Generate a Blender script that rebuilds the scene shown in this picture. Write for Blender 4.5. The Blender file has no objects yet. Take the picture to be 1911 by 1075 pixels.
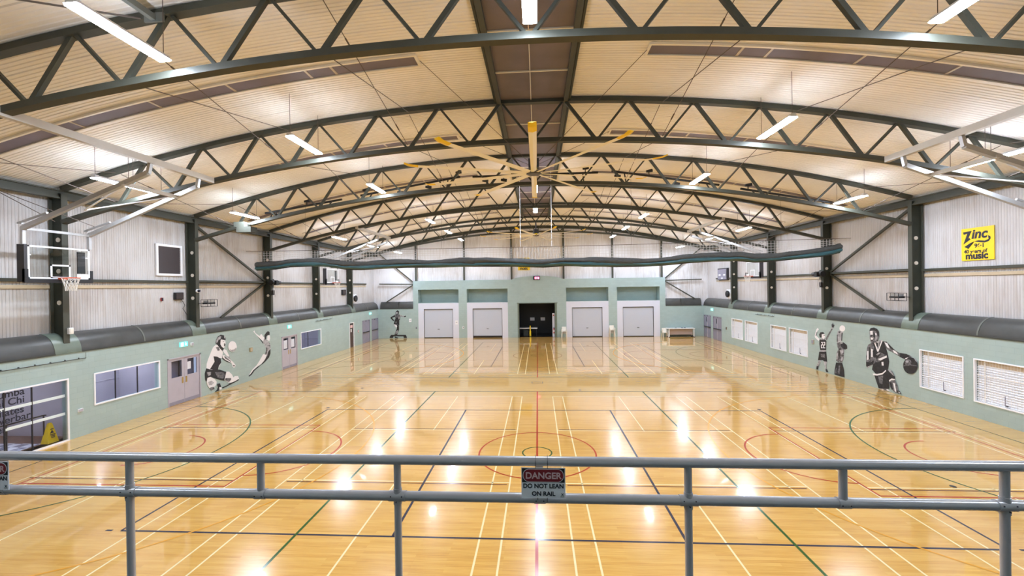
import bpy, math, random
from mathutils import Vector, Matrix
random.seed(7)
S = bpy.context.scene
COL = S.collection
PI = math.pi

# ------------------------------------------------------------------ camera, world, exposure
cam_d = bpy.data.cameras.new('camera'); cam = bpy.data.objects.new('camera', cam_d); COL.objects.link(cam)
S.camera = cam
FPX = 787.2433
cam_d.sensor_width = 36.0; cam_d.lens = 36.0 * FPX / 1911.0; cam_d.clip_start = 0.05; cam_d.clip_end = 300
YAW, PITCH, ROLL = 0.0609329, -0.0034920, -0.0146993
_f = Vector((-math.sin(YAW) * math.cos(PITCH), math.cos(YAW) * math.cos(PITCH), math.sin(PITCH)))
_r = Vector((math.cos(YAW), math.sin(YAW), 0)); _u = _r.cross(_f)
_c, _s = math.cos(ROLL), math.sin(ROLL)
_R, _U = _c * _r + _s * _u, -_s * _r + _c * _u
M = Matrix((( _R.x, _U.x, -_f.x, 0.0924745), (_R.y, _U.y, -_f.y, -13.0950), (_R.z, _U.z, -_f.z, 5.1697443), (0, 0, 0, 1)))
cam.matrix_world = M
S.view_settings.view_transform = 'Standard'; S.view_settings.look = 'None'
S.view_settings.exposure = 1.73; S.view_settings.gamma = 1.0; S.view_settings.use_curve_mapping = False
w = bpy.data.worlds.new('world'); S.world = w; w.use_nodes = True
w.node_tree.nodes['Background'].inputs[0].default_value = (0.55, 0.65, 0.85, 1)
w.node_tree.nodes['Background'].inputs[1].default_value = 0.25
S.cycles.max_bounces = 10; S.cycles.diffuse_bounces = 6; S.cycles.glossy_bounces = 4; S.cycles.transmission_bounces = 6
S.cycles.transparent_max_bounces = 12; S.cycles.caustics_reflective = False; S.cycles.caustics_refractive = False
LAMP = 60.0          # radiance of the lit tubes

# ------------------------------------------------------------------ materials
def srgb(r, g, b):
    f = lambda c: c / 12.92 if c <= 0.04045 else ((c + 0.055) / 1.055) ** 2.4
    return (f(r / 255), f(g / 255), f(b / 255), 1)

class NT:
    def __init__(s, m): s.t = m.node_tree; s.b = s.t.nodes['Principled BSDF']
    def n(s, k, **kw):
        x = s.t.nodes.new(k)
        for a, v in kw.items(): setattr(x, a, v)
        return x
    def l(s, a, b): s.t.links.new(a, b)

def mat(name, col, rough=0.6, metal=0.0, spec=0.5, var=0.0, vscale=3.0, stretch=(1, 1, 1), bump=0.0, bscale=40.0, emit=0.0, emit_col=None, coat=0.0):
    m = bpy.data.materials.new(name); m.use_nodes = True
    k = NT(m); b = k.b
    b.inputs['Base Color'].default_value = col; b.inputs['Roughness'].default_value = rough
    b.inputs['Metallic'].default_value = metal; b.inputs['Specular IOR Level'].default_value = spec
    b.inputs['Coat Weight'].default_value = coat
    if emit: b.inputs['Emission Color'].default_value = emit_col or col; b.inputs['Emission Strength'].default_value = emit
    if var or bump:
        tc = k.n('ShaderNodeTexCoord'); mp = k.n('ShaderNodeMapping'); mp.inputs['Scale'].default_value = stretch
        k.l(tc.outputs['Object'], mp.inputs['Vector'])
    if var:
        no = k.n('ShaderNodeTexNoise'); no.inputs['Scale'].default_value = vscale; no.inputs['Detail'].default_value = 5
        k.l(mp.outputs[0], no.inputs['Vector'])
        rp = k.n('ShaderNodeValToRGB'); rp.color_ramp.elements[0].position = 0.3; rp.color_ramp.elements[1].position = 0.7
        rp.color_ramp.elements[0].color = tuple(c * (1 - var) for c in col[:3]) + (1,)
        rp.color_ramp.elements[1].color = tuple(min(1, c * (1 + var * 0.5)) for c in col[:3]) + (1,)
        k.l(no.outputs[0], rp.inputs[0]); k.l(rp.outputs[0], b.inputs['Base Color'])
    if bump:
        nb = k.n('ShaderNodeTexNoise'); nb.inputs['Scale'].default_value = bscale; k.l(mp.outputs[0], nb.inputs['Vector'])
        bp = k.n('ShaderNodeBump'); bp.inputs['Strength'].default_value = bump; bp.inputs['Distance'].default_value = 0.02
        k.l(nb.outputs[0], bp.inputs['Height']); k.l(bp.outputs[0], b.inputs['Normal'])
    return m

def wood_floor():
    m = mat('sprung_timber_floor', (0.6, 0.36, 0.14, 1), 0.2, spec=0.5, coat=1.0); k = NT(m)
    tc = k.n('ShaderNodeTexCoord')
    br = k.n('ShaderNodeTexBrick'); br.offset = 0.37; br.inputs['Scale'].default_value = 1.0
    br.inputs['Brick Width'].default_value = 1.7; br.inputs['Row Height'].default_value = 0.083; br.inputs['Mortar Size'].default_value = 0.0012
    br.inputs['Color1'].default_value = (0.0, 0.0, 0.0, 1); br.inputs['Color2'].default_value = (1, 1, 1, 1); br.inputs['Mortar'].default_value = (0.1, 0.1, 0.1, 1)
    k.l(tc.outputs['Object'], br.inputs['Vector'])
    mp = k.n('ShaderNodeMapping'); mp.inputs['Scale'].default_value = (0.9, 22, 1); k.l(tc.outputs['Object'], mp.inputs['Vector'])
    no = k.n('ShaderNodeTexNoise'); no.inputs['Scale'].default_value = 1.6; no.inputs['Detail'].default_value = 6; no.inputs['Roughness'].default_value = 0.65
    k.l(mp.outputs[0], no.inputs['Vector'])
    mx = k.n('ShaderNodeMath', operation='MULTIPLY_ADD'); mx.inputs[1].default_value = 0.22; k.l(br.outputs['Color'], mx.inputs[0])
    ml = k.n('ShaderNodeMath', operation='MULTIPLY'); ml.inputs[1].default_value = 0.9; k.l(no.outputs[0], ml.inputs[0]); k.l(ml.outputs[0], mx.inputs[2])
    rp = k.n('ShaderNodeValToRGB'); e = rp.color_ramp.elements
    e[0].position = 0.22; e[0].color = (0.50, 0.235, 0.045, 1); e[1].position = 0.8; e[1].color = (0.78, 0.475, 0.125, 1)
    x = e.new(0.5); x.color = (0.67, 0.37, 0.082, 1)
    k.l(mx.outputs[0], rp.inputs[0]); k.l(rp.outputs[0], k.b.inputs['Base Color'])
    n2 = k.n('ShaderNodeTexNoise'); n2.inputs['Scale'].default_value = 2.2; k.l(tc.outputs['Object'], n2.inputs['Vector'])
    mr = k.n('ShaderNodeMapRange'); k.b.inputs['Coat Roughness'].default_value = 0.045; k.b.inputs['Coat IOR'].default_value = 1.42; mr.inputs['To Min'].default_value = 0.16; mr.inputs['To Max'].default_value = 0.24
    k.l(n2.outputs[0], mr.inputs[0]); k.l(mr.outputs[0], k.b.inputs['Roughness'])
    bp = k.n('ShaderNodeBump'); bp.inputs['Strength'].default_value = 0.02; bp.inputs['Distance'].default_value = 0.002
    k.l(no.outputs[0], bp.inputs['Height']); k.l(bp.outputs[0], k.b.inputs['Normal'])
    return m

def block_wall(name, col, axis):
    """painted concrete blocks: courses in bump, faint blotches; axis is the horizontal object axis of the wall"""
    m = mat(name, col, 0.5, spec=0.35); k = NT(m)
    tc = k.n('ShaderNodeTexCoord'); sp = k.n('ShaderNodeSeparateXYZ'); cb = k.n('ShaderNodeCombineXYZ')
    k.l(tc.outputs['Object'], sp.inputs[0]); k.l(sp.outputs[axis], cb.inputs[0]); k.l(sp.outputs['Z'], cb.inputs[1])
    br = k.n('ShaderNodeTexBrick'); br.inputs['Scale'].default_value = 1.0; br.inputs['Brick Width'].default_value = 0.4; br.inputs['Row Height'].default_value = 0.2
    br.inputs['Mortar Size'].default_value = 0.008; br.inputs['Mortar Smooth'].default_value = 0.4
    br.inputs['Color1'].default_value = col; br.inputs['Color2'].default_value = tuple(c * 0.95 for c in col[:3]) + (1,); br.inputs['Mortar'].default_value = tuple(c * 0.9 for c in col[:3]) + (1,)
    k.l(cb.outputs[0], br.inputs['Vector'])
    no = k.n('ShaderNodeTexNoise'); no.inputs['Scale'].default_value = 1.3; no.inputs['Detail'].default_value = 4; k.l(tc.outputs['Object'], no.inputs['Vector'])
    mr = k.n('ShaderNodeMapRange'); mr.inputs['To Min'].default_value = 0.9; mr.inputs['To Max'].default_value = 1.06; k.l(no.outputs[0], mr.inputs[0])
    mx = k.n('ShaderNodeVectorMath', operation='SCALE'); k.l(br.outputs['Color'], mx.inputs[0]); k.l(mr.outputs[0], mx.inputs['Scale'])
    k.l(mx.outputs[0], k.b.inputs['Base Color'])
    bp = k.n('ShaderNodeBump'); bp.inputs['Strength'].default_value = 0.25; bp.inputs['Distance'].default_value = 0.01; bp.invert = True
    k.l(br.outputs['Fac'], bp.inputs['Height']); k.l(bp.outputs[0], k.b.inputs['Normal'])
    return m

def dirty_cladding(name, axis, amount, base=(0.80, 0.81, 0.85, 1)):
    """white steel sheet with grimy vertical streaks and blotches"""
    m = mat(name, (0.74, 0.72, 0.715, 1), 0.5, spec=0.3); k = NT(m)
    tc = k.n('ShaderNodeTexCoord')
    mp = k.n('ShaderNodeMapping'); mp.inputs['Scale'].default_value = (5, 5, 0.35); k.l(tc.outputs['Object'], mp.inputs['Vector'])
    a = k.n('ShaderNodeTexNoise'); a.inputs['Scale'].default_value = 1.5; a.inputs['Detail'].default_value = 6; a.inputs['Roughness'].default_value = 0.7; k.l(mp.outputs[0], a.inputs['Vector'])
    b = k.n('ShaderNodeTexNoise'); b.inputs['Scale'].default_value = 0.42; b.inputs['Detail'].default_value = 5; k.l(tc.outputs['Object'], b.inputs['Vector'])
    ad = k.n('ShaderNodeMath', operation='MULTIPLY'); k.l(a.outputs[0], ad.inputs[0]); k.l(b.outputs[0], ad.inputs[1])
    rp = k.n('ShaderNodeValToRGB'); e = rp.color_ramp.elements
    e[0].position = 0.20; e[0].color = base; e[1].position = 0.62 - amount; e[1].color = (0.36, 0.31, 0.275, 1)
    k.l(ad.outputs[0], rp.inputs[0]); k.l(rp.outputs[0], k.b.inputs['Base Color'])
    return m

def glass_mat(name, tint=(0.86, 0.88, 0.93, 1), refl=0.07):
    m = bpy.data.materials.new(name); m.use_nodes = True; t = m.node_tree; t.nodes.clear()
    o = t.nodes.new('ShaderNodeOutputMaterial'); mx = t.nodes.new('ShaderNodeMixShader'); tr = t.nodes.new('ShaderNodeBsdfTransparent'); gl = t.nodes.new('ShaderNodeBsdfGlossy')
    fc = t.nodes.new('ShaderNodeLayerWeight'); pw = t.nodes.new('ShaderNodeMath'); pw.operation = 'POWER'; pw.inputs[1].default_value = 5.0
    lw = t.nodes.new('ShaderNodeMath'); lw.operation = 'MULTIPLY_ADD'; lw.inputs[1].default_value = 0.6; lw.inputs[2].default_value = refl * 0.5
    t.links.new(fc.outputs['Facing'], pw.inputs[0]); t.links.new(pw.outputs[0], lw.inputs[0])
    tr.inputs[0].default_value = tint; gl.inputs['Roughness'].default_value = 0.02
    t.links.new(lw.outputs[0], mx.inputs[0]); t.links.new(tr.outputs[0], mx.inputs[1]); t.links.new(gl.outputs[0], mx.inputs[2]); t.links.new(mx.outputs[0], o.inputs[0])
    return m

MT = {
 'floor': wood_floor(),
 'l_cream': mat('line_cream', (0.86, 0.74, 0.42, 1), 0.14), 'l_red': mat('line_red', (0.42, 0.045, 0.02, 1), 0.14), 'l_maroon': mat('line_maroon', (0.12, 0.03, 0.02, 1), 0.14),
 'l_green': mat('line_green', (0.03, 0.10, 0.025, 1), 0.14), 'l_olive': mat('line_olive', (0.12, 0.09, 0.015, 1), 0.14), 'l_blue': mat('line_blue', (0.03, 0.034, 0.062, 1), 0.14),
 'l_black': mat('line_black', (0.035, 0.045, 0.03, 1), 0.14), 'l_orange': mat('line_orange', (0.75, 0.36, 0.05, 1), 0.14),
 'teal_y': block_wall('teal_block_side', (0.375, 0.485, 0.480, 1), 'Y'), 'teal_x': block_wall('teal_block_end', (0.385, 0.505, 0.505, 1), 'X'),
 'teal': mat('teal_paint', (0.37, 0.475, 0.455, 1), 0.5, var=0.06),
 'clad_l': dirty_cladding('cladding_door_side', 'Y', 0.17, (0.56, 0.555, 0.565, 1)), 'clad_r': dirty_cladding('cladding_window_side', 'Y', 0.10, (0.57, 0.565, 0.58, 1)), 'clad_f': dirty_cladding('cladding_end', 'X', 0.03),
 'ceil': mat('ceiling_lining', (0.88, 0.845, 0.79, 1), 0.55, spec=0.25, var=0.07, vscale=0.5),
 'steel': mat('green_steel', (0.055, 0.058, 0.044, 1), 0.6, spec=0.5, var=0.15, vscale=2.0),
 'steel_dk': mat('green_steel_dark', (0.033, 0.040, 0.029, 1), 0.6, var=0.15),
 'roofpanel': mat('rooflight_sheet', (0.175, 0.150, 0.178, 1), 0.7, var=0.12, vscale=1.5),
 'barrel': mat('dark_polycarbonate', (0.062, 0.064, 0.062, 1), 0.36, var=0.18, vscale=2.5), 'saddle': mat('saddle_green', (0.15, 0.19, 0.155, 1), 0.3, var=0.12),
 'sill': mat('dark_sill', (0.045, 0.05, 0.045, 1), 0.5),
 'white': mat('white_paint', (0.84, 0.86, 0.91, 1), 0.45), 'warm_white': mat('cream_trim', (0.80, 0.74, 0.63, 1), 0.5), 'plastic': mat('white_plastic', (0.80, 0.77, 0.70, 1), 0.4),
 'lav': mat('lavender_grey_paint', (0.445, 0.425, 0.50, 1), 0.45, var=0.05), 'lav_dk': mat('lavender_grey_deep', (0.27, 0.265, 0.345, 1), 0.45, var=0.06),
 'roller': mat('roller_slat', (0.54, 0.59, 0.70, 1), 0.4, spec=0.4), 'surround': mat('pale_panel', (0.66, 0.70, 0.83, 1), 0.5),
 'black': mat('black_paint', (0.012, 0.012, 0.014, 1), 0.45), 'charcoal': mat('charcoal', (0.035, 0.033, 0.037, 1), 0.5), 'grille': mat('louvre_brown', (0.055, 0.043, 0.045, 1), 0.5),
 'rail': mat('grey_rail_paint', (0.40, 0.405, 0.435, 1), 0.25, spec=0.9, var=0.05, vscale=8), 'zinc': mat('galvanised_steel', (0.52, 0.52, 0.52, 1), 0.32, metal=0.55, var=0.1), 'pole': mat('grey_beam', (0.50, 0.47, 0.42, 1), 0.35, var=0.06),
 'steel_rod': mat('dark_rod', (0.10, 0.075, 0.06, 1), 0.5),
 'lampbody': mat('lamp_housing', (0.70, 0.70, 0.74, 1), 0.4),
 'tube': mat('lit_tube', (1, 1, 1, 1), 0.5, emit=LAMP, emit_col=(0.80, 0.90, 1.06, 1)),
 'yellow': mat('yellow', (0.92, 0.64, 0.015, 1), 0.45), 'fan': mat('fan_blade', (0.88, 0.87, 0.86, 1), 0.4), 'hub': mat('fan_hub', (0.05, 0.05, 0.07, 1), 0.35),
 'red': mat('red', (0.45, 0.03, 0.02, 1), 0.4), 'danger': mat('danger_red', (0.22, 0.012, 0.02, 1), 0.45), 'orange_rim': mat('rim_orange', (0.62, 0.09, 0.03, 1), 0.4),
 'net': mat('net_cord', (0.80, 0.77, 0.72, 1), 0.7), 'netgrey': mat('divider_net', (0.072, 0.078, 0.080, 1), 0.7, var=0.35, vscale=9, stretch=(0.6, 6, 6), bump=0.6, bscale=25), 'netteal': mat('divider_vinyl', (0.035, 0.11, 0.13, 1), 0.45, var=0.5, vscale=4, stretch=(0.4, 3, 3)), 'netmesh': mat('divider_mesh', (0.62, 0.61, 0.60, 1), 0.7),
 'glass': glass_mat('window_glass'), 'board_glass': glass_mat('backboard_glass', (0.93, 0.95, 0.94, 1)),
 'signwhite': mat('sign_white', (0.86, 0.88, 0.95, 1), 0.4), 'ink': mat('ink', (0.012, 0.014, 0.03, 1), 0.5), 'pinkish': mat('sign_letter', (0.72, 0.50, 0.52, 1), 0.5),
 'exit': mat('exit_green', (0.05, 0.50, 0.42, 1), 0.4, emit=0.3, emit_col=(0.25, 0.9, 0.85, 1)), 'exit_w': mat('exit_white', (0.9, 0.95, 0.95, 1), 0.4, emit=0.4, emit_col=(0.85, 1, 1, 1)),
 'led': mat('led_red', (0.5, 0.05, 0.12, 1), 0.4, emit=2.2, emit_col=(1.0, 0.2, 0.38, 1)),
 'brass': mat('brass_plate', (0.50, 0.36, 0.14, 1), 0.3, metal=0.6), 'beige': mat('beige_flashing', (0.52, 0.43, 0.30, 1), 0.5, var=0.1), 'beige_wall': mat('beige_room', (0.60, 0.50, 0.38, 1), 0.6),
 'brownfloor': mat('brown_vinyl', (0.16, 0.075, 0.05, 1), 0.35, var=0.2), 'deskwhite': mat('white_laminate', (0.78, 0.80, 0.82, 1), 0.3), 'pinkpanel': mat('pink_grey_panel', (0.45, 0.37, 0.36, 1), 0.5),
 'strip_white': mat('white_strip', (0.72, 0.82, 0.84, 1), 0.35), 'mW': mat('mural_white', (0.78, 0.78, 0.82, 1), 0.6), 'mL': mat('mural_light', (0.42, 0.42, 0.46, 1), 0.6, var=0.5, vscale=9), 'mM': mat('mural_mid', (0.17, 0.17, 0.19, 1), 0.6, var=0.85, vscale=11), 'mD': mat('mural_dark', (0.022, 0.022, 0.027, 1), 0.6, var=0.5, vscale=9),
 'blade_white': mat('louvre_white', (0.90, 0.93, 1.0, 1), 0.4), 'joint': mat('joint_grey', (0.15, 0.16, 0.145, 1), 0.4),
 'wirewhite': mat('white_wire', (0.80, 0.79, 0.78, 1), 0.5), 'brown_door': mat('brown_door', (0.06, 0.035, 0.035, 1), 0.4),
}
def checker():
    m = mat('checker_mats', (0.7, 0.7, 0.78, 1), 0.3); k = NT(m)
    tc = k.n('ShaderNodeTexCoord'); c = k.n('ShaderNodeTexChecker'); c.inputs['Scale'].default_value = 3.4
    c.inputs['Color1'].default_value = (0.74, 0.75, 0.84, 1); c.inputs['Color2'].default_value = (0.20, 0.21, 0.30, 1)
    k.l(tc.outputs['Object'], c.inputs['Vector']); k.l(c.outputs[0], k.b.inputs['Base Color']); return m
MT['checker'] = checker()

# ------------------------------------------------------------------ mesh builder
class MB:
    def __init__(s): s.v = []; s.f = []; s.m = []; s.cur = 0; s.sm = []
    def add(s, vs, fs, smooth=False):
        o = len(s.v); s.v += [tuple(p) for p in vs]
        for f in fs: s.f.append(tuple(i + o for i in f)); s.m.append(s.cur); s.sm.append(smooth)
        return s
    def use(s, i): s.cur = i; return s
    def box(s, x0, x1, y0, y1, z0, z1):
        if x0 > x1: x0, x1 = x1, x0
        if y0 > y1: y0, y1 = y1, y0
        if z0 > z1: z0, z1 = z1, z0
        return s.add([(x0, y0, z0), (x1, y0, z0), (x1, y1, z0), (x0, y1, z0), (x0, y0, z1), (x1, y0, z1), (x1, y1, z1), (x0, y1, z1)],
                     [(0, 3, 2, 1), (4, 5, 6, 7), (0, 1, 5, 4), (1, 2, 6, 5), (2, 3, 7, 6), (3, 0, 4, 7)])
    def bar(s, p, q, w, h, up=(0, 0, 1)):
        """rectangular bar from p to q, w across, h along up"""
        p, q = Vector(p), Vector(q); d = (q - p).normalized(); u = Vector(up)
        if abs(d.dot(u)) > 0.98: u = Vector((0, 1, 0))
        a = d.cross(u).normalized(); b = a.cross(d).normalized(); a *= w / 2; b *= h / 2
        return s.add([p - a - b, p + a - b, p + a + b, p - a + b, q - a - b, q + a - b, q + a + b, q - a + b],
                     [(0, 3, 2, 1), (4, 5, 6, 7), (0, 1, 5, 4), (1, 2, 6, 5), (2, 3, 7, 6), (3, 0, 4, 7)])
    def tube(s, pts, r, n=10, caps=True):
        pts = [Vector(p) for p in pts]; rings = []
        for i, p in enumerate(pts):
            d = (pts[min(i + 1, len(pts) - 1)] - pts[max(i - 1, 0)]).normalized()
            u = Vector((0, 0, 1)) if abs(d.z) < 0.9 else Vector((0, 1, 0))
            a = d.cross(u).normalized(); b = a.cross(d)
            rr = r[i] if isinstance(r, (list, tuple)) else r
            rings.append([p + rr * (math.cos(2 * PI * k / n) * a + math.sin(2 * PI * k / n) * b) for k in range(n)])
        vs = [v for g in rings for v in g]; fs = []
        for i in range(len(pts) - 1):
            for k in range(n):
                fs.append((i * n + k, i * n + (k + 1) % n, (i + 1) * n + (k + 1) % n, (i + 1) * n + k))
        s.add(vs, fs, True)
        if caps: s.add(rings[0], [tuple(range(n))]); s.add(rings[-1], [tuple(range(n - 1, -1, -1))])
        return s
    def cyl(s, p, q, r, n=16): return s.tube([p, q], r, n)
    def sweep(s, pts, prof, side):
        """sweep the closed profile [(a,b)] along pts; a along the fixed side axis, b along the in-plane normal"""
        pts = [Vector(p) for p in pts]; sd = Vector(side); n = len(prof); vs = []
        for i, p in enumerate(pts):
            d = (pts[min(i + 1, len(pts) - 1)] - pts[max(i - 1, 0)]).normalized(); nn = sd.cross(d).normalized()
            if nn.z < 0: nn = -nn
            vs += [p + a * sd + b * nn for a, b in prof]
        fs = [(i * n + k, i * n + (k + 1) % n, (i + 1) * n + (k + 1) % n, (i + 1) * n + k) for i in range(len(pts) - 1) for k in range(n)]
        fs += [tuple(range(n)), tuple(range(len(vs) - 1, len(vs) - n - 1, -1))]
        return s.add(vs, fs)
    def prism(s, poly, fn, d):
        """poly of (a,b); fn(a,b,t) gives the point at depth t; extruded 0..d"""
        n = len(poly); vs = [fn(a, b, 0) for a, b in poly] + [fn(a, b, d) for a, b in poly]
        return s.add(vs, [tuple(range(n)), tuple(range(2 * n - 1, n - 1, -1))] + [(k, (k + 1) % n, n + (k + 1) % n, n + k) for k in range(n)])
    def build(s, name, mats, parent=None, loc=None):
        me = bpy.data.meshes.new(name); me.from_pydata(s.v, [], s.f); me.update()
        if not isinstance(mats, (list, tuple)): mats = [mats]
        for m in mats: me.materials.append(MT[m] if isinstance(m, str) else m)
        if len(mats) > 1: me.polygons.foreach_set('material_index', s.m)
        me.polygons.foreach_set('use_smooth', s.sm); me.update()
        o = bpy.data.objects.new(name, me); COL.objects.link(o)
        if parent: o.parent = parent
        if loc: o.location = loc
        return o

def tag(o, label, cat, group=None, kind='thing'):
    o['label'] = label; o['category'] = cat; o['kind'] = kind
    if group: o['group'] = group
    return o
def thing(name, label, cat, loc=(0, 0, 0), group=None, rz=0.0):
    o = bpy.data.objects.new(name, None); COL.objects.link(o); o.location = loc; o.rotation_euler = (0, 0, rz); o.empty_display_size = 0.1
    return tag(o, label, cat, group)
def struct(o, label=None, cat=None):
    o['kind'] = 'structure'
    if label: o['label'] = label
    if cat: o['category'] = cat
    return o
def sroot(name, label, cat, loc=(0, 0, 0)):
    o = bpy.data.objects.new(name, None); COL.objects.link(o); o.location = loc
    return struct(o, label, cat)
def dup(o, loc=None, rz=None, label=None, parent=None):
    c = o.copy(); COL.objects.link(c)
    if parent is not None: c.parent = parent
    if loc is not None: c.location = loc
    if rz is not None: c.rotation_euler = (0, 0, rz)
    if label: c['label'] = label
    for ch in list(o.children): dup(ch, parent=c)
    return c
def text(name, s, size, mtl, parent, M4, bold=0.0, align='LEFT', ext=0.002, shear=0.0):
    cu = bpy.data.curves.new(name, 'FONT'); cu.body = s; cu.size = size; cu.align_x = align; cu.extrude = ext; cu.offset = bold; cu.shear = shear
    cu.materials.append(MT[mtl]); o = bpy.data.objects.new(name, cu); COL.objects.link(o)
    bpy.context.view_layer.update()
    me = bpy.data.meshes.new_from_object(o.evaluated_get(bpy.context.evaluated_depsgraph_get())); me.name = name
    bpy.data.objects.remove(o); bpy.data.curves.remove(cu)
    o = bpy.data.objects.new(name, me); COL.objects.link(o)
    o.parent = parent; o.matrix_local = M4
    return o
def plane_m(p, right, up):
    r, u = Vector(right).normalized(), Vector(up).normalized(); n = r.cross(u)
    return Matrix(((r.x, u.x, n.x, p[0]), (r.y, u.y, n.y, p[1]), (r.z, u.z, n.z, p[2]), (0, 0, 0, 1)))

RR, RB = 57.9, 61.0
def cz(x): return 11.30 - (RR - math.sqrt(RR * RR - x * x))     # underside of the arched ceiling
def bz(x): return 9.93 - (RB - math.sqrt(RB * RB - x * x))      # centre of the trusses' bottom chord
NT_ = [0.75 + 5.75 * k for k in range(-2, 5)]                    # truss positions along the hall
ORD = ['', 'first', 'second', 'third', 'fourth', 'fifth', 'sixth']
DW, WW = 'the door-and-mural wall', 'the louvre-window wall'

# outlines of the murals, in metres on their walls
MURAL_VOLLEY=[('W',[(7.5,2.4),(7.7,2.39),(7.92,2.18),(8.0,1.93),(7.95,1.66),(7.77,1.69),(7.86,1.41),(7.67,1.18),(7.63,1.1),(7.24,1.18),(6.89,1.33),(6.91,1.55),(7.04,1.82),(7.2,2.09),(7.33,2.3)]),('D',[(7.36,1.85),(7.6,1.79),(7.84,1.65),(7.88,1.44),(7.72,1.3),(7.63,1.1),(7.41,1.14),(7.11,1.24),(7.26,1.39),(7.42,1.56)]),('M',[(7.52,2.28),(7.7,2.28),(7.8,2.09),(7.65,2.08)]),('D',[(7.5,2.49),(7.55,2.66),(7.66,2.81),(7.87,2.89),(8.09,2.83),(8.23,2.68),(8.2,2.56),(8.04,2.6),(7.88,2.65),(7.84,2.49),(7.9,2.28),(8.08,2.14),(7.96,2.03),(7.78,2.2),(7.65,2.37)]),('L',[(7.62,2.69),(7.75,2.8),(7.91,2.82),(7.88,2.69),(7.75,2.64)]),('L',[(7.55,2.61),(7.66,2.76),(7.79,2.8),(7.67,2.55),(7.57,2.48)]),('L',[(8.09,2.8),(8.2,2.72),(8.18,2.62),(8.11,2.69)]),('W',[(7.86,2.64),(8.04,2.6),(8.18,2.53),(8.2,2.37),(8.17,2.24),(8.05,2.16),(7.94,2.24),(7.83,2.39)]),('D',[(8.01,2.53),(8.11,2.5),(8.1,2.48),(8.01,2.5)]),('M',[(8.08,2.42),(8.19,2.37),(8.16,2.23),(8.07,2.26)]),('W',[(8.08,2.1),(8.26,2.02),(8.42,1.72),(8.46,1.61),(8.27,1.71),(8.07,1.92),(8.01,2.03)]),('L',[(8.27,1.71),(8.46,1.65),(8.6,1.4),(8.55,1.39)]),('D',[(7.96,1.83),(8.02,1.69),(8.22,1.51),(8.55,1.32),(8.52,1.29),(8.18,1.45),(7.93,1.63)]),('W',[(7.96,1.8),(8.09,1.78),(8.65,1.37),(8.79,1.24),(8.91,1.09),(8.83,1.0),(8.69,1.03),(8.6,1.28),(8.18,1.51),(7.99,1.66)]),('M',[(8.07,1.75),(8.16,1.71),(8.57,1.38),(8.55,1.35),(8.13,1.6)]),('D',[(8.69,1.15),(8.83,1.11),(8.88,1.06),(8.74,1.07)]),('D',[(6.87,1.33),(7.2,1.19),(7.63,1.13),(7.76,1.09),(8.21,0.88),(8.23,0.76),(8.06,0.45),(7.75,0.56),(7.36,0.74),(7.11,0.86),(6.94,0.83),(6.87,0.66),(6.79,0.77),(6.77,1.1)]),('M',[(7.41,1.03),(7.98,0.91),(8.11,0.75),(7.97,0.58),(7.62,0.69)]),('L',[(6.9,1.13),(7.17,1.09),(7.13,0.94),(6.98,0.91)]),('W',[(8.21,0.9),(8.4,0.86),(8.63,0.64),(8.7,0.49),(8.62,0.29),(8.34,0.29),(8.06,0.49)]),('M',[(8.13,0.57),(8.53,0.49),(8.57,0.34),(8.34,0.32),(8.08,0.48)]),('W',[(8.58,0.44),(8.82,0.53),(9.07,0.48),(9.14,0.32),(8.91,0.23),(8.57,0.2),(8.38,0.28)]),('D',[(8.43,0.23),(8.81,0.25),(9.12,0.31),(9.11,0.24),(8.72,0.18),(8.24,0.11),(7.92,0.08),(7.87,0.14),(8.24,0.17)]),('W',[(6.92,0.84),(7.11,0.86),(7.4,0.67),(7.53,0.51),(7.48,0.35),(7.26,0.27),(7.05,0.29),(6.91,0.49),(6.87,0.66)]),('M',[(7.05,0.32),(7.3,0.31),(7.39,0.19),(7.17,0.16),(7.09,0.23)]),('L',[(6.97,0.63),(7.18,0.65),(7.35,0.51),(7.18,0.42),(7.01,0.46)]),('D',[(7.54,0.4),(7.74,0.39),(7.83,0.17),(7.78,0.05),(7.6,0.02),(7.38,0.03),(7.54,0.11),(7.61,0.22)]),('W',[(7.69,0.2),(7.83,0.17),(7.85,0.06),(7.69,0.05)]),('W',[(9.0,2.11),(8.98,2.02),(8.93,1.95),(8.86,1.9),(8.77,1.87),(8.67,1.87),(8.58,1.9),(8.49,1.95),(8.42,2.03),(8.38,2.11),(8.37,2.2),(8.39,2.29),(8.43,2.36),(8.5,2.42),(8.59,2.45),(8.69,2.45),(8.78,2.42),(8.87,2.37),(8.94,2.29),(8.98,2.21)]),('L',[(8.45,2.06),(8.56,1.99),(8.76,1.98),(8.93,2.06),(8.96,1.99),(8.85,1.89),(8.68,1.87),(8.54,1.93)])]
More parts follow.
